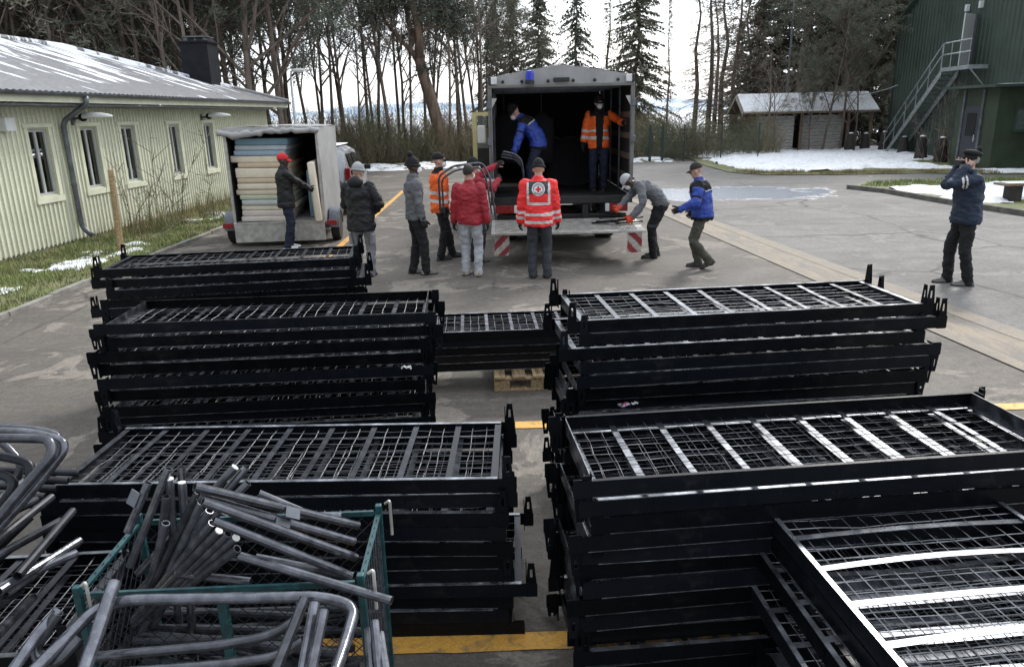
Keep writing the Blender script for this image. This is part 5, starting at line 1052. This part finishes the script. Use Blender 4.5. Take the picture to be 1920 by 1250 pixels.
# ------------------------------------------------------------------ people
from mathutils.bvhtree import BVHTree
M['skin'] = mat('light skin', (.46,.28,.21), .55, var=.08, scale=9); M['skin_dark'] = mat('dark skin', (.055,.032,.022), .5, var=.08, scale=9)
M['maskw'] = mat('white mask', (.75,.76,.78), .8, var=.03); M['hair'] = mat('dark hair', (.02,.016,.013), .7, var=.3, scale=30, bump=.4, bscale=60); M['hair_grey'] = mat('grey hair', (.25,.24,.23), .8, var=.2, scale=30)
M['eye'] = mat('eye', (.02,.015,.012), .2)
def cl(name, c, rough=.85, **k): return mat(name, c, rough, var=k.pop('var', .18), scale=k.pop('scale', 7), bump=k.pop('bump', .25), bscale=k.pop('bscale', 22), **k)
M.update(j_black=cl('black padded jacket', (.0065,.0072,.0095), .7), j_grey=cl('grey knit pullover', (.12,.125,.135)), j_red=cl('red softshell', (.30,.012,.025), .7), j_hi_o=cl('hi vis orange', (.85,.13,.015), .7, var=.1), j_hi_r=cl('hi vis red', (.80,.028,.03), .7, var=.1), reflect=cl('silver reflective tape', (.58,.56,.55), .45, var=.08),
    j_blue=cl('royal blue jacket', (.018,.05,.29), .65), j_navy=cl('navy jacket', (.007,.018,.042), .7), t_black=cl('black work trousers', (.006,.006,.0075)), t_grey=cl('grey cargo trousers', (.19,.195,.21)), t_pale=cl('pale grey trousers', (.36,.37,.40)), t_navy=cl('navy trousers', (.007,.012,.032)), t_olive=cl('olive brown trousers', (.065,.062,.048)), t_jean=cl('charcoal jeans', (.032,.036,.043)),
    s_black=cl('black shoe leather', (.014,.013,.013), .55), s_tan=cl('tan boots', (.27,.20,.11), .7), s_white=cl('white trainers', (.55,.55,.55), .6), s_grey=cl('grey trainers', (.13,.125,.12), .7), sole=cl('shoe sole', (.02,.02,.02), .8), g_black=cl('black gloves', (.012,.012,.013)), g_orange=cl('orange work gloves', (.70,.075,.03)), h_black=cl('black wool', (.006,.006,.007), .95), h_grey=cl('grey wool', (.27,.28,.29), .95), h_red=cl('red cap cloth', (.55,.02,.025)), h_dark=cl('dark cap cloth', (.02,.02,.019)), yoke=cl('charcoal yoke', (.05,.052,.065)), c_grey=cl('light grey cap', (.42,.43,.45)))
def ik(a, b, l1, l2, hint):
    d = b-a; L = min(d.length, (l1+l2)*.998); dr = d.normalized(); x = (l1*l1-l2*l2+L*L)/(2*L); h = math.sqrt(max(0, l1*l1-x*x)); pp = hint-dr*hint.dot(dr)
    pp = pp.normalized() if pp.length > 1e-6 else dr.orthogonal().normalized(); return a+dr*x+pp*h, a+dr*L
def loft(mb, rings, n=18):
    """rings: (centre, right, fwd, a, b)"""
    vs = []; fs = []
    for (c, r_, f_, a, b) in rings:
        for j in range(n): th = 2*math.pi*j/n; vs.append(c+r_*(a*math.cos(th))+f_*(b*math.sin(th)))
    for k in range(len(rings)-1):
        for j in range(n): fs.append((k*n+j, k*n+(j+1)%n, (k+1)*n+(j+1)%n, (k+1)*n+j))
    fs += [tuple(reversed(range(n))), tuple((len(rings)-1)*n+j for j in range(n))]; mb.add(vs, fs)
def capsule(mb, pts, rs, n=12):
    mb.tube(pts, rs, n)
    for p, r in zip(pts, rs): mb.ell(p, (r*.99,)*3, 10, 8)
def remesh(mb, vox, smooth=4, disp=0.0, dsc=9.0, seed=0.0):
    me = bpy.data.meshes.new('tmp'); me.from_pydata(mb.v, [], mb.f); o = bpy.data.objects.new('tmp', me); COL.objects.link(o)
    m = o.modifiers.new('r', 'REMESH'); m.mode = 'VOXEL'; m.voxel_size = vox
    if smooth: s = o.modifiers.new('s', 'SMOOTH'); s.factor = .5; s.iterations = smooth
    dg = bpy.context.evaluated_depsgraph_get(); ev = o.evaluated_get(dg); out = bpy.data.meshes.new_from_object(ev)
    bpy.data.objects.remove(o); bpy.data.meshes.remove(me)
    if disp:
        n = len(out.vertices); co = np.zeros(n*3, np.float32); no = np.zeros(n*3, np.float32); out.vertices.foreach_get('co', co); out.vertices.foreach_get('normal', no); co = co.reshape(-1,3); no = no.reshape(-1,3)
        d = np.array([noise.fractal(Vector((c[0]*dsc+seed, c[1]*dsc, c[2]*dsc*1.5)), .8, 2, 3) + .5*abs(noise.noise(Vector((c[0]*dsc*1.7, c[1]*dsc*1.7+seed, c[2]*dsc*3)))) for c in co], np.float32)
        co = co+no*(d*disp)[:,None]; out.vertices.foreach_set('co', co.ravel()); out.update()
    return out
def seg_param(P, pts):
    """nearest point on polyline: returns distance and arc fraction for each row of P"""
    best = np.full(len(P), 1e9); par = np.zeros(len(P)); L = [0]
    for a, b in zip(pts, pts[1:]): L.append(L[-1]+(b-a).length)
    for k, (a, b) in enumerate(zip(pts, pts[1:])):
        a_, d = np.array(a[:]), np.array((b-a)[:]); t = np.clip(((P-a_)@d)/(d@d+1e-12), 0, 1); q = np.linalg.norm(P-a_-t[:,None]*d, axis=1); m = q < best; best[m] = q[m]; par[m] = (L[k]+t[m]*(L[k+1]-L[k]))/L[-1]
    return best, par
def finish(me, name, mats, parent, paint=None):
    for m in mats: me.materials.append(m)
    me.polygons.foreach_set('use_smooth', [True]*len(me.polygons))
    if paint is not None: me.polygons.foreach_set('material_index', paint)
    me.name = name; me.update(); return link(name, me, parent)
def hand_geo(mb, w, d, nrm, side, k=1.0, curl=.5):
    """palm plus five bent fingers; side = direction of the thumb"""
    d = d.normalized(); nrm = (nrm-d*nrm.dot(d)).normalized(); s = d.cross(nrm); s = s if s.dot(side) > 0 else -s
    Mx = Matrix((s, nrm, d)).transposed(); mb.ell(w+d*.045, (.040*k,.018*k,.055), 12, 8, Mx)
    for off, L in ((.028,.066),(.010,.076),(-.009,.072),(-.027,.056)):
        p = w+d*.080+s*off*k; dd = d.copy(); pts = [p-d*.02, p]
        for q in range(3): dd = (dd*math.cos(curl)+nrm*math.sin(curl)).normalized(); p = p+dd*L/3; pts.append(p)
        mb.tube(pts, [.0095*k,.0095*k,.009*k,.0085*k,.007*k], 7)
    p = w+d*.025+s*.030*k; dd = (d*.65+s*.6+nrm*.3).normalized(); pts = [p, p+dd*.035]; dd = (dd+d*.5+nrm*curl*.5).normalized(); pts += [pts[-1]+dd*.03, pts[-1]+dd*.055]; mb.tube(pts, [.012*k,.011*k,.010*k,.008*k], 7)
def person(label, loc, rz, h=1.75, z=0.0, bend=0.0, pel=(0,0,0), hands=None, elbow=None, feet=None, head=(0,0), jacket='j_black', trousers='t_black', shoes='s_black', gloves=None, skin='skin', hat=None, mask=True, bulk=1.0, jpaint=None, jmats=None, tpaint=None, tmats=None, hem=.10, seed=0, hair=None, curl=.5, twist=0.0, collar=True, lift=None):
    s = h/1.75; root = thing('person', label, 'person', (loc[0], loc[1], z), rz); Wm = Matrix.Translation((loc[0],loc[1],z)) @ Matrix.Rotation(rz,4,'Z'); Wi = Wm.inverted()
    def rot(v, b): return Vector((v.x, v.y*math.cos(b)+v.z*math.sin(b), -v.y*math.sin(b)+v.z*math.cos(b)))
    pelv = V(0,0,.93*s)+Vector(pel); ax = V(0,0,1)
    waist = pelv+rot(ax, bend*.45)*.17*s; chest = waist+rot(ax, bend*.85)*.20*s; neck = chest+rot(ax, bend)*.165*s; top = rot(ax, bend)
    rt = V(math.cos(twist), math.sin(twist), 0); fchest = top.cross(rt); X = V(1,0,0); fw = V(0,1,0)
    sho = [neck-top*.068*s+rt*(sg*.178*s*min(1.1, .5+.5*bulk)) for sg in (-1, 1)]; hip = [pelv+V(sg*.088*s,0,-.04*s) for sg in (-1, 1)]
    feet = feet or [(-.105,.0,0,.12,0),(.105,.02,0,-.12,0)]              # x, y, z, yaw, heel pitch
    ank, knee, legs = [], [], []
    for k, (fx, fy, fz, yaw, pit) in enumerate(feet):
        a = V(fx*s, fy*s, fz+.085*s+math.sin(pit)*.13); kn, an = ik(hip[k], a, .414*s, .402*s, V(.15*(1 if k else -1),1,0)); ank.append(an); knee.append(kn)
    defh = [V(-.27*s,.05,.80*s), V(.27*s,.05,.80*s)]; wr, el = [], []
    for k in range(2):
        if hands and hands[k] is not None:
            t = hands[k]; tgt = Wi @ Vector(t) if len(t) == 3 else Vector(t[:3])
        else: tgt = defh[k]
        hint = Vector(elbow[k]) if elbow and elbow[k] else V(.5*(1 if k else -1),-.9,-.3)
        e, w = ik(sho[k], tgt, .29*s, .262*s, hint); el.append(e); wr.append(w)
    # head frame
    yaw, nod = head; hdir = rot(ax, bend*.75+nod); Hr = Matrix.Rotation(yaw,3,'Z') @ Matrix.Rotation(-(bend*.75+nod),3,'X'); hc = neck+rot(ax, bend*.8+nod*.5)*.155*s+ (Hr @ V(0,.015,0))
    def H(x, y, z_): return hc + Hr @ (V(x,y,z_)*s)
    # ---- body (one continuous surface), fingers rooted in the palm
    mb = MB(); loft(mb, [(pelv-V(0,0,.10*s),X,fw,.13*s,.10*s),(pelv,X,fw,.145*s,.105*s),(waist,rt,fchest,.125*s,.09*s),(chest,rt,fchest,.145*s,.10*s),(neck-top*.05*s,rt,fchest,.13*s,.07*s),(neck+top*.01,rt,fchest,.06*s,.06*s)])
    capsule(mb, [neck-top*.04*s, hc-hdir*.05*s], [.062*s,.056*s])
    for k in range(2): capsule(mb, [hip[k], knee[k], ank[k]], [.075*s,.052*s,.042*s]); capsule(mb, [sho[k], el[k], wr[k]], [.05*s,.04*s,.03*s]); mb.ell(ank[k]-V(0,0,.03), (.04,.07,.035), 10, 6)
    for c_, r_ in (((0,-.006,.032),(.074,.095,.098)),((0,.022,-.03),(.062,.074,.088)),((0,.045,-.085),(.044,.045,.036)),((0,.100,-.022),(.015,.020,.026)),((0,.085,.025),(.050,.022,.016)),((.076,-.004,-.018),(.012,.022,.034)),((-.076,-.004,-.018),(.012,.022,.034))): mb.ell(H(*c_), tuple(q*s for q in r_), 14, 10, Hr)
    me = remesh(mb, .0115, 2); hb = MB()
    hdirs = []
    for k in range(2):
        d = (wr[k]-el[k]).normalized(); inward = V(-1 if k else 1, 0, 0); nrm = inward-d*inward.dot(d)
        if nrm.length < .2: nrm = V(0,0,-1)
        fwd_t = V(0,1,.2)-d*V(0,1,.2).dot(d); fwd_t = fwd_t if fwd_t.length > .2 else V(0,0,1); hdirs.append((d, nrm, fwd_t)); hand_geo(hb, wr[k], d, nrm, fwd_t, .95*s, curl)
    bm = bmesh.new(); bm.from_mesh(me); t2 = bpy.data.meshes.new('t2'); t2.from_pydata(hb.v, [], hb.f); bm.from_mesh(t2); bm.to_mesh(me); bm.free(); bpy.data.meshes.remove(t2)
    finish(me, 'body', [M[skin]], root)
    for sg in (-1, 1): MB().ell(H(sg*.030,.084,.003), (.011*s,.009*s,.007*s), 8, 6, Hr).build('eye', M['eye'], root, smooth=True)
    # ---- trousers
    mb = MB(); loft(mb, [(pelv-V(0,0,.13*s),X,fw,.13*s,.11*s),(pelv-V(0,0,.05*s),X,fw,.168*s,.125*s),(pelv+V(0,0,.03*s),X,fw,.165*s,.12*s),(pelv.lerp(waist,.75),X,fw,.15*s,.11*s)])
    for k in range(2): e = ank[k]+(ank[k]-knee[k]).normalized()*.035; capsule(mb, [hip[k], hip[k].lerp(knee[k],.5), knee[k], knee[k].lerp(ank[k],.5), e], [.098*s,.09*s,.074*s,.070*s,.066*s])
    me = remesh(mb, .014, 4, .014, 8.0, seed*3.1); pc = np.zeros(len(me.polygons)*3); me.polygons.foreach_get('center', pc); pc = pc.reshape(-1,3); pidx = None
    if tpaint: pidx = tpaint(pc/s)
    finish(me, 'trousers', [M[trousers]]+[M[q] for q in (tmats or [])], root, pidx)
    # ---- jacket
    hb_ = pelv-V(0,0,(hem-.02)*s); b = bulk; mb = MB()
    loft(mb, [(hb_-V(0,0,.02),X,fw,.175*s*b,.135*s*b),(hb_+V(0,0,.03),X,fw,.187*s*b,.142*s*b),(pelv+V(0,0,.02),X,fw,.182*s*b,.138*s*b),(waist,(X+rt).normalized(),(fw+fchest).normalized(),.170*s*b,.130*s*b),(chest,rt,fchest,.185*s*b,.140*s*b),(chest.lerp(neck,.5),rt,fchest,.180*s*b,.122*s*b),(neck-top*.035*s,rt,fchest,.128*s*b,.09*s*b),(neck+top*.0,rt,fchest,.085*s,.08*s),(neck+top*(.055 if collar else .01)*s,rt,fchest,.073*s,.075*s)])
    slv = []
    for k in range(2):
        e = wr[k]-(wr[k]-el[k]).normalized()*.01; pts = [sho[k]-rt*(.03*s*(1 if k else -1)), sho[k], sho[k].lerp(el[k],.5), el[k], el[k].lerp(e,.5), e]; rr = [.062*s*b,.067*s*b,.066*s*b,.062*s*b,.056*s*b,.047*s*b]; capsule(mb, pts, rr); slv.append((pts[1:], rr[1:]))
    me = remesh(mb, .0135, 3, .018*(.7+.3*b), 7.5, seed*1.7+5); pc = np.zeros(len(me.polygons)*3); me.polygons.foreach_get('center', pc); pc = pc.reshape(-1,3); pidx = None
    if jpaint:
        spine = [hb_, pelv, waist, chest, neck]; dT, tT = seg_param(pc, spine); rel = [seg_param(pc, p_) for p_, _ in slv]; arm = np.full(len(pc), -1); tA = np.zeros(len(pc))
        latr = pc@np.array(rt[:])-np.array(neck[:])@np.array(rt[:])
        for k in range(2):
            m_ = (rel[k][0] < .10*s*b) & (((latr > .155*s*b) if k else (latr < -.155*s*b)) | (rel[k][0] < .055*s*b) | (dT > .21*s*b)); arm[m_] = k; tA[m_] = rel[k][1][m_]
        C_ = np.array([(waist+(neck-waist)*.5)[:]]); fdot = (pc-C_)@np.array(fchest[:]); pidx = jpaint(arm, tA, tT, latr/s, fdot/s, pc/s)
    jo = finish(me, 'jacket', [M[jacket]]+[M[q] for q in (jmats or [])], root, pidx)
    # ---- shoes
    for k, (fx, fy, fz, yw, pit) in enumerate(feet):
        Rf = Matrix.Rotation(-yw,3,'Z') @ Matrix.Rotation(-pit,3,'X'); base = V(ank[k].x, ank[k].y, ank[k].z-.085*s); base = base if pit == 0 else V(ank[k].x, ank[k].y, ank[k].z)-Rf @ V(0,0,.085*s)
        vs = []; fs = []; n = 12; st = [(-.078,.024,.055),(-.06,.037,.090),(-.01,.041,.105),(.05,.044,.088),(.11,.049,.062),(.16,.045,.048),(.188,.026,.034)]
        for (y, w, hh) in st:
            for j in range(n):
                th = 2*math.pi*j/n; zz = .018+max(0, math.sin(th))*hh*.82 if math.sin(th) > 0 else .018; vs.append(base+Rf @ (V(w*math.cos(th)*(1 if math.sin(th) <= 0 else (1-.35*math.sin(th))), y, zz)*s))
        for a_ in range(len(st)-1):
            for j in range(n): fs.append((a_*n+j, a_*n+(j+1)%n, (a_+1)*n+(j+1)%n, (a_+1)*n+j))
        fs += [tuple(range(n)), tuple(reversed(range((len(st)-1)*n, len(st)*n)))]; so_ = MB().add(vs, fs).build('shoe', M[shoes], root, smooth=True, auto=R(50))
        out = [(-.082,-.02),(-.082,.02),(-.05,.043),(.05,.049),(.12,.054),(.17,.045),(.196,.02),(.196,-.02),(.17,-.045),(.12,-.054),(.05,-.049),(-.05,-.043)]
        MB().prism([base+Rf @ (V(w, y, 0)*s) for y, w in out], (Rf @ V(0,0,.022*s))).build('sole', M['sole'], so_)
    # ---- gloves
    if gloves:
        for k in range(2):
            g = MB(); hand_geo(g, wr[k], *hdirs[k], 1.28*s, curl); g.tube([wr[k]-hdirs[k][0]*.05, wr[k]+hdirs[k][0]*.02], [.046*s,.040*s], 10); g.build('glove', M[gloves], root, smooth=True, auto=R(50))
    # ---- hair, hats, mask
    if hair: MB().ell(H(0,-.014,.030), (.081*s,.098*s,.106*s), 18, 10, Hr @ Matrix.Rotation(R(14),3,'X'), v1=.62).build('hair', M[hair], root, smooth=True)
    if hat:
        kd, hm = hat
        if kd in ('beanie', 'bobble'):
            ho = MB().ell(H(0,-.008,.034), (.088*s,.107*s,.122*s), 18, 10, Hr, v1=.52).build('beanie', M[hm], root, smooth=True)
            MB().tube([H(.089*math.cos(t)*1.01,-.008+.108*math.sin(t)*1.01,.022-.012*math.sin(t)) for t in [2*math.pi*q/20 for q in range(21)]], .017*s, 8, cap=False).build('cuff', M[hm], ho, smooth=True)
            if kd == 'bobble': MB().ell(H(0,-.03,.185), (.045,.045,.042), 12, 8, Hr).build('bobble', M[hm], ho, smooth=True)
        else:
            ho = MB().ell(H(0,-.006,.036), (.084*s,.103*s,.100*s if kd == 'cap' else .085*s), 18, 10, Hr, v1=.54).build('cap', M[hm], root, smooth=True)
            vis = MB(); vis.grid(lambda u_, v_: H((u_-.5)*.150*(1-.25*v_*v_), .070+.035*math.sin(math.pi*u_)+.068*v_*math.sin(math.pi*(.12+.76*u_)), .030-.022*v_-.02*(2*u_-1)**2), 12, 5); vis.grid(lambda u_, v_: H((u_-.5)*.150*(1-.25*v_*v_), .070+.035*math.sin(math.pi*u_)+.068*v_*math.sin(math.pi*(.12+.76*u_)), .025-.022*v_-.02*(2*u_-1)**2), 12, 5); vis.build('visor', M[hm], ho, smooth=True)
            if kd == 'peaked':
                pk = MB(); pk.ell(H(0,-.03,.10), (.100*s,.125*s,.050*s), 18, 8, Hr @ Matrix.Rotation(R(16),3,'X')); pk.ell(H(0,-.105,.135), (.05,.03,.05), 10, 8, Hr); pk.build('cap_crown', M[hm], ho, smooth=True)
    if mask:
        mk = MB(); mk.ell(H(0,.066,-.055), (.052*s,.060*s,.056*s), 16, 10, Hr); mk.build('face_mask', M['maskw'], root, smooth=True)
    return root, jo, H, Wm
def bands(tt, *rngs):
    m = np.zeros(len(tt), bool)
    for a, b in rngs: m |= (tt > a) & (tt < b)
    return m
def p_hiv(arm, tA, tT, lat, fd, pc):                   # orange jacket: two tapes round body, two on each sleeve
    i = np.zeros(len(arm), int); body = arm < 0; i[body & bands(tT, (.22,.30),(.42,.50))] = 1; i[~body & bands(tA, (.50,.60),(.72,.82))] = 1; i[~body & (tA > .93)] = 2; i[body & (tT > .93)] = 2; return i
def p_hiv_open(arm, tA, tT, lat, fd, pc):
    i = p_hiv(arm, tA, tT, lat, fd, pc); i[(arm < 0) & (fd > .02) & (np.abs(lat+.01) < .055+.03*tT)] = 2; i[(arm < 0) & (tT > .86)] = 2; i[~(arm < 0) & bands(tA, (.50,.60))] = 1; return i
def p_cross(arm, tA, tT, lat, fd, pc):
    i = np.zeros(len(arm), int); body = arm < 0; back = fd < 0; al = np.abs(lat)
    i[body & back & (tT > .70) & (al < .138) & (tT < .97)] = 2; i[body & (tT > .46) & (tT < .95) & (al > .138) & (al < .172)] = 1; i[body & bands(tT, (.455,.52)) & (al < .172)] = 1; i[body & bands(tT, (.035,.115),(.20,.28))] = 1; i[~body & bands(tA, (.70,.78),(.86,.94))] = 1; return i
def p_yoke(arm, tA, tT, lat, fd, pc):                  # blue jacket with black shoulders
    i = np.zeros(len(arm), int); body = arm < 0; i[body & (tT > .72) & (tT < .97)] = 1; i[~body & (tA < .10)] = 1; i[body & bands(tT, (.695,.72)) & (fd < 0)] = 2; i[~body & bands(tA, (.36,.42))] = 1; i[body & (tT < .06)] = 1; return i
def p_sleeve(arm, tA, tT, lat, fd, pc):
    i = np.zeros(len(arm), int); i[(arm >= 0) & bands(tA, (.22,.26),(.30,.34))] = 1; return i
def knee_tape(P): i = np.zeros(len(P), int); i[(P[:,2] > .53) & (P[:,2] < .58)] = 1; return i
def badge(jo, Wm, H3, fdir, rad, cross=True, label='emblem', ring=True):
    """round red cross badge laid on the cloth along direction fdir (local)"""
    me = jo.data; bv = BVHTree.FromPolygons([v.co for v in me.vertices], [p.vertices[:] for p in me.polygons]); f = fdir.normalized(); r = f.cross(V(0,0,1)).normalized(); up = r.cross(f)
    def prj(a, b, off):
        o = H3+r*a+up*b-f*.5; hit = bv.ray_cast(o, f)
        return (hit[0] if hit[0] else H3+r*a+up*b)-f*off
    n = 28; mb = MB()
    def disc(r0, r1, mi, off):
        mb.cur = mi; vs = []; 
        for q in range(5):
            rr = r0+(r1-r0)*q/4
            for j in range(n): vs.append(prj(rr*math.cos(2*math.pi*j/n), rr*math.sin(2*math.pi*j/n), off))
        mb.add(vs, [(q*n+j, q*n+(j+1)%n, (q+1)*n+(j+1)%n, (q+1)*n+j) for q in range(4) for j in range(n)])
    disc(.001, rad, 0, .004); 
    if ring: disc(rad*.66, rad*.90, 1, .0055); disc(rad*.60, rad*.64, 1, .0055)
    k = rad*(.15 if ring else .25); l = rad*(.42 if ring else .75)
    for (a, b) in ((l, k), (k, l)):
        mb.cur = 2; vs = [prj(-a+2*a*i_/4, -b+2*b*j_/4, .0075 if a > b else .008) for i_ in range(5) for j_ in range(5)]; mb.add(vs, [(i_*5+j_, (i_+1)*5+j_, (i_+1)*5+j_+1, i_*5+j_+1) for i_ in range(4) for j_ in range(4)])
    mb.build(label, [M['maskw'], M['badge_grey'], M['badge_red']], jo)
M['badge_grey'] = cl('grey badge lettering ring', (.36,.36,.38)); M['badge_red'] = cl('red badge print', (.6,.015,.02))
def D2(x): return R(x)
person('person in black jacket and red cap holding the cream mattress', (-4.22,14.30), D2(-62), 1.80, hands=[None, (-3.80,14.50,1.12)], head=(D2(-12),.05), jacket='j_black', trousers='t_navy', shoes='s_white', gloves='g_black', skin='skin_dark', hat=('cap','h_red'), mask=False, bulk=1.08, hem=.16, seed=1, feet=[(-.11,.02,0,.2,0),(.12,-.08,0,-.1,0)])
r_, j_, h_, w_ = person('person in black hooded jacket, grey knit hat and grey cargo trousers', (-2.29,11.56), D2(-14), 1.74, hands=[(-.10,.22,1.02,0),(.16,.20,1.00,0)], elbow=[(-1,-.5,-.2),(1,-.6,-.2)], head=(D2(-12),.1), jacket='j_black', trousers='t_grey', shoes='s_black', hat=('beanie','h_grey'), mask=False, bulk=1.22, hem=.20, seed=2)
for sg in (-1, 1): MB().bbox((sg*.175,-.0,.60), (.05,.13,.17), .015).build('cargo_pocket', M['t_grey'], r_)
MB().ell((0,-.10,1.47), (.13,.075,.085), 14, 8).build('hood', M['j_black'], r_, smooth=True)
person('person in grey pullover and black bobble hat looking at the truck', (-1.46,11.63), D2(-72), 1.80, hands=[None,(.245,.09,.80,0)], head=(D2(-5),-.05), jacket='j_grey', trousers='t_black', shoes='s_grey', gloves='g_black', skin='skin_dark', hat=('bobble','h_black'), bulk=1.0, hem=.08, seed=3, feet=[(-.10,-.06,0,.3,0),(.10,.10,0,-.2,0)])
person('person in orange reflective jacket and black cap facing the truck', (-1.18,12.87), D2(-70), 1.81, hands=[None,(.27,.02,.84,0)], head=(D2(-15),-.05), jacket='j_hi_o', trousers='t_black', shoes='s_black', gloves='g_black', hat=('cap','h_black'), bulk=1.1, hem=.14, jpaint=p_hiv, jmats=['reflect','h_black'], seed=4, feet=[(-.10,.20,0,.1,0),(.10,-.05,0,-.2,0)])
person('bareheaded person in red jacket and pale grey trousers, back turned', (-.60,11.42), D2(-14), 1.70, hands=[(-.27,.03,.80,0),(.275,.02,.77,0)], head=(D2(-18),.0), jacket='j_red', trousers='t_pale', shoes='s_tan', gloves='g_black', hair='hair', mask=True, bulk=1.12, hem=.10, seed=5, feet=[(-.11,.03,0,.15,0),(.11,-.02,0,-.5,0)])
rr, jr, hr_, wr_ = person('person in red jacket reaching an arm up into the truck', (-.58,12.55), D2(-60), 1.72, hands=[(-.02,12.98,1.66),(.10,.42,1.36,0)], elbow=[(-.4,-.4,-1),(.6,-.5,-.8)], head=(D2(-8),-.1), jacket='j_red', trousers='t_jean', shoes='s_grey', gloves='g_black', hat=('beanie','h_black'), bulk=1.05, hem=.10, seed=6)
badge(jr, wr_, V(.09,.0,1.33), V(0,-1,0), .045, ring=False, label='chest_badge')
person('person in blue and black jacket bending forward inside the truck', (.44,13.72), D2(84), 1.74, z=1.0, bend=.80, pel=(0,-.10,-.02), hands=[(.10,13.40,1.74),(.14,13.62,1.76)], elbow=[(-.5,-.6,-.8),(.5,-.6,-.8)], head=(D2(8),.15), jacket='j_blue', trousers='t_navy', shoes='s_black', gloves='g_black', hat=('beanie','h_black'), bulk=1.12, hem=.12, jpaint=p_yoke, jmats=['h_black','reflect'], seed=7)
person('person in open orange jacket and navy trousers standing inside the truck', (1.67,14.15), D2(176), 1.70, z=1.0, hands=[(2.13,13.98,2.20),(.29,.0,.82,0)], elbow=[(-1,-.3,-.6),None], head=(D2(10),.18), jacket='j_hi_o', trousers='t_navy', shoes='s_black', gloves='g_black', hat=('beanie','h_black'), bulk=1.12, hem=.14, jpaint=p_hiv_open, jmats=['reflect','h_black'], seed=8)
rc, jc, hc_, wc_ = person('person in bright red reflective jacket with a cross emblem on the back', (.44,11.15), D2(-4), 1.76, hands=[(-.29,.03,.82,0),(.285,.05,.83,0)], head=(0,.12), jacket='j_hi_r', trousers='t_jean', shoes='s_black', gloves='g_black', hat=('beanie','h_black'), mask=False, bulk=1.20, hem=.14, jpaint=p_cross, jmats=['reflect','yoke'], seed=9, feet=[(-.10,.0,0,.12,0),(.115,.0,0,-.12,0)])
badge(jc, wc_, V(0,0,1.345), V(0,1,0), .095, label='back_emblem')
person('person in grey pullover and pale cap bending over the tail lift with orange gloves', (2.44,12.62), D2(88), 1.76, bend=1.22, pel=(0,-.10,-.02), hands=[(2.02,12.30,.74),(1.78,12.52,.82)], elbow=[(-.6,-.9,.1),(.6,-.9,.1)], head=(0,.10), jacket='j_grey', trousers='t_black', shoes='s_black', gloves='g_orange', skin='skin_dark', hat=('cap','c_grey'), bulk=1.02, hem=.04, tpaint=knee_tape, tmats=['yoke'], seed=10, feet=[(-.11,.02,0,.1,0),(.11,-.06,0,-.1,0)], curl=.7)
person('person in blue jacket with black shoulders and olive trousers walking', (3.02,11.63), D2(72), 1.68, bend=.20, pel=(0,.02,-.03), hands=[(2.60,11.42,.96),(.22,.18,.86,0)], elbow=[(-.3,-1,-.3),None], head=(D2(-6),.12), jacket='j_blue', trousers='t_olive', shoes='s_black', gloves='g_black', hat=('cap','h_dark'), mask=False, bulk=1.25, hem=.10, jpaint=p_yoke, jmats=['h_black','reflect'], seed=11, feet=[(-.09,-.12,.0,.05,.5),(.09,.06,0,-.1,0)])
rp, jp, hp, wp = person('person in navy jacket and peaked cap raising a camera to the face', (6.23,10.10), D2(84), 1.80, hands=[(6.03,10.00,1.60),(6.03,10.19,1.60)], elbow=[(-.35,-.1,-1),(.35,-.1,-1)], bend=.06, pel=(0,.05,0), head=(D2(3),.03), jacket='j_navy', trousers='t_black', shoes='s_grey', hair='hair_grey', hat=('peaked','h_black'), bulk=1.22, hem=.10, jpaint=p_sleeve, jmats=['reflect'], seed=12, feet=[(-.11,-.04,0,.15,0),(.12,.12,0,-.1,0)], curl=.9)
ca = MB().bbox((0,0,0), (.02,.13,.08), .006).build('compact_camera', M['black']); ca.location = (5.955,10.095,1.655); ca.rotation_euler = (0,0,D2(-4)); tag(ca, 'small black camera held to the face under the peaked cap', 'camera')
# tubes being handed over, bars on the tail lift
bed_end('black bent bed end held upright among the group', [(826,400,12.10),(822,330,12.10),(850,311,12.12),(905,305,12.15),(918,330,12.15),(930,412,12.15)], .018, .09, 'bed ends being handed over')
bed_end('second black bed end held just behind the first', [(832,398,12.22),(828,335,12.22),(856,318,12.22),(900,313,12.25),(912,335,12.25),(922,400,12.25)], .016, .09, 'bed ends being handed over')
for k in range(3): bed_end(['upper','middle','lower'][k]+' bent bed end passed into the truck by the reaching hand', [(944-2*k,284+5*k,12.95+.06*k),(966,289+5*k,13.1+.06*k),(978,300+6*k,13.15+.06*k),(982,325+6*k,13.25+.06*k)], .018, .06, 'bent bed ends passed into the truck')
for k, (x0, y0_, x1, y1_) in enumerate([(1110,420,1150,412),(1122,408,1185,404),(1130,416,1190,410),(1155,421,1205,413),(1118,414,1160,417),(1160,412,1205,406)]):
    def onp(px, py):
        p = G(px, py, .62); f = (p.y-(13.2-1.18))/(1.04); z_ = .555+.075*max(0, min(1, f)); return G(px, py, z_+.02+.012*(k//2))
    o_ = thing('flat_bar', 'black flat steel bar lying on the tail lift by the orange gloves', 'bar', onp(x0,y0_), 0, 'bars on the tail lift'); a, b = onp(x0,y0_), onp(x1,y1_); d_ = b-a; Mx = Matrix.Rotation(math.atan2(d_.y,d_.x),3,'Z'); MB().bbox(d_/2, (d_.length,.045,.02), .003, Mx).build('bar', M['steel'], o_); MB().box(d_*.95+V(0,0,.012), (.04,.05,.006), Mx).build('end_plate', M['steel_worn'], o_)
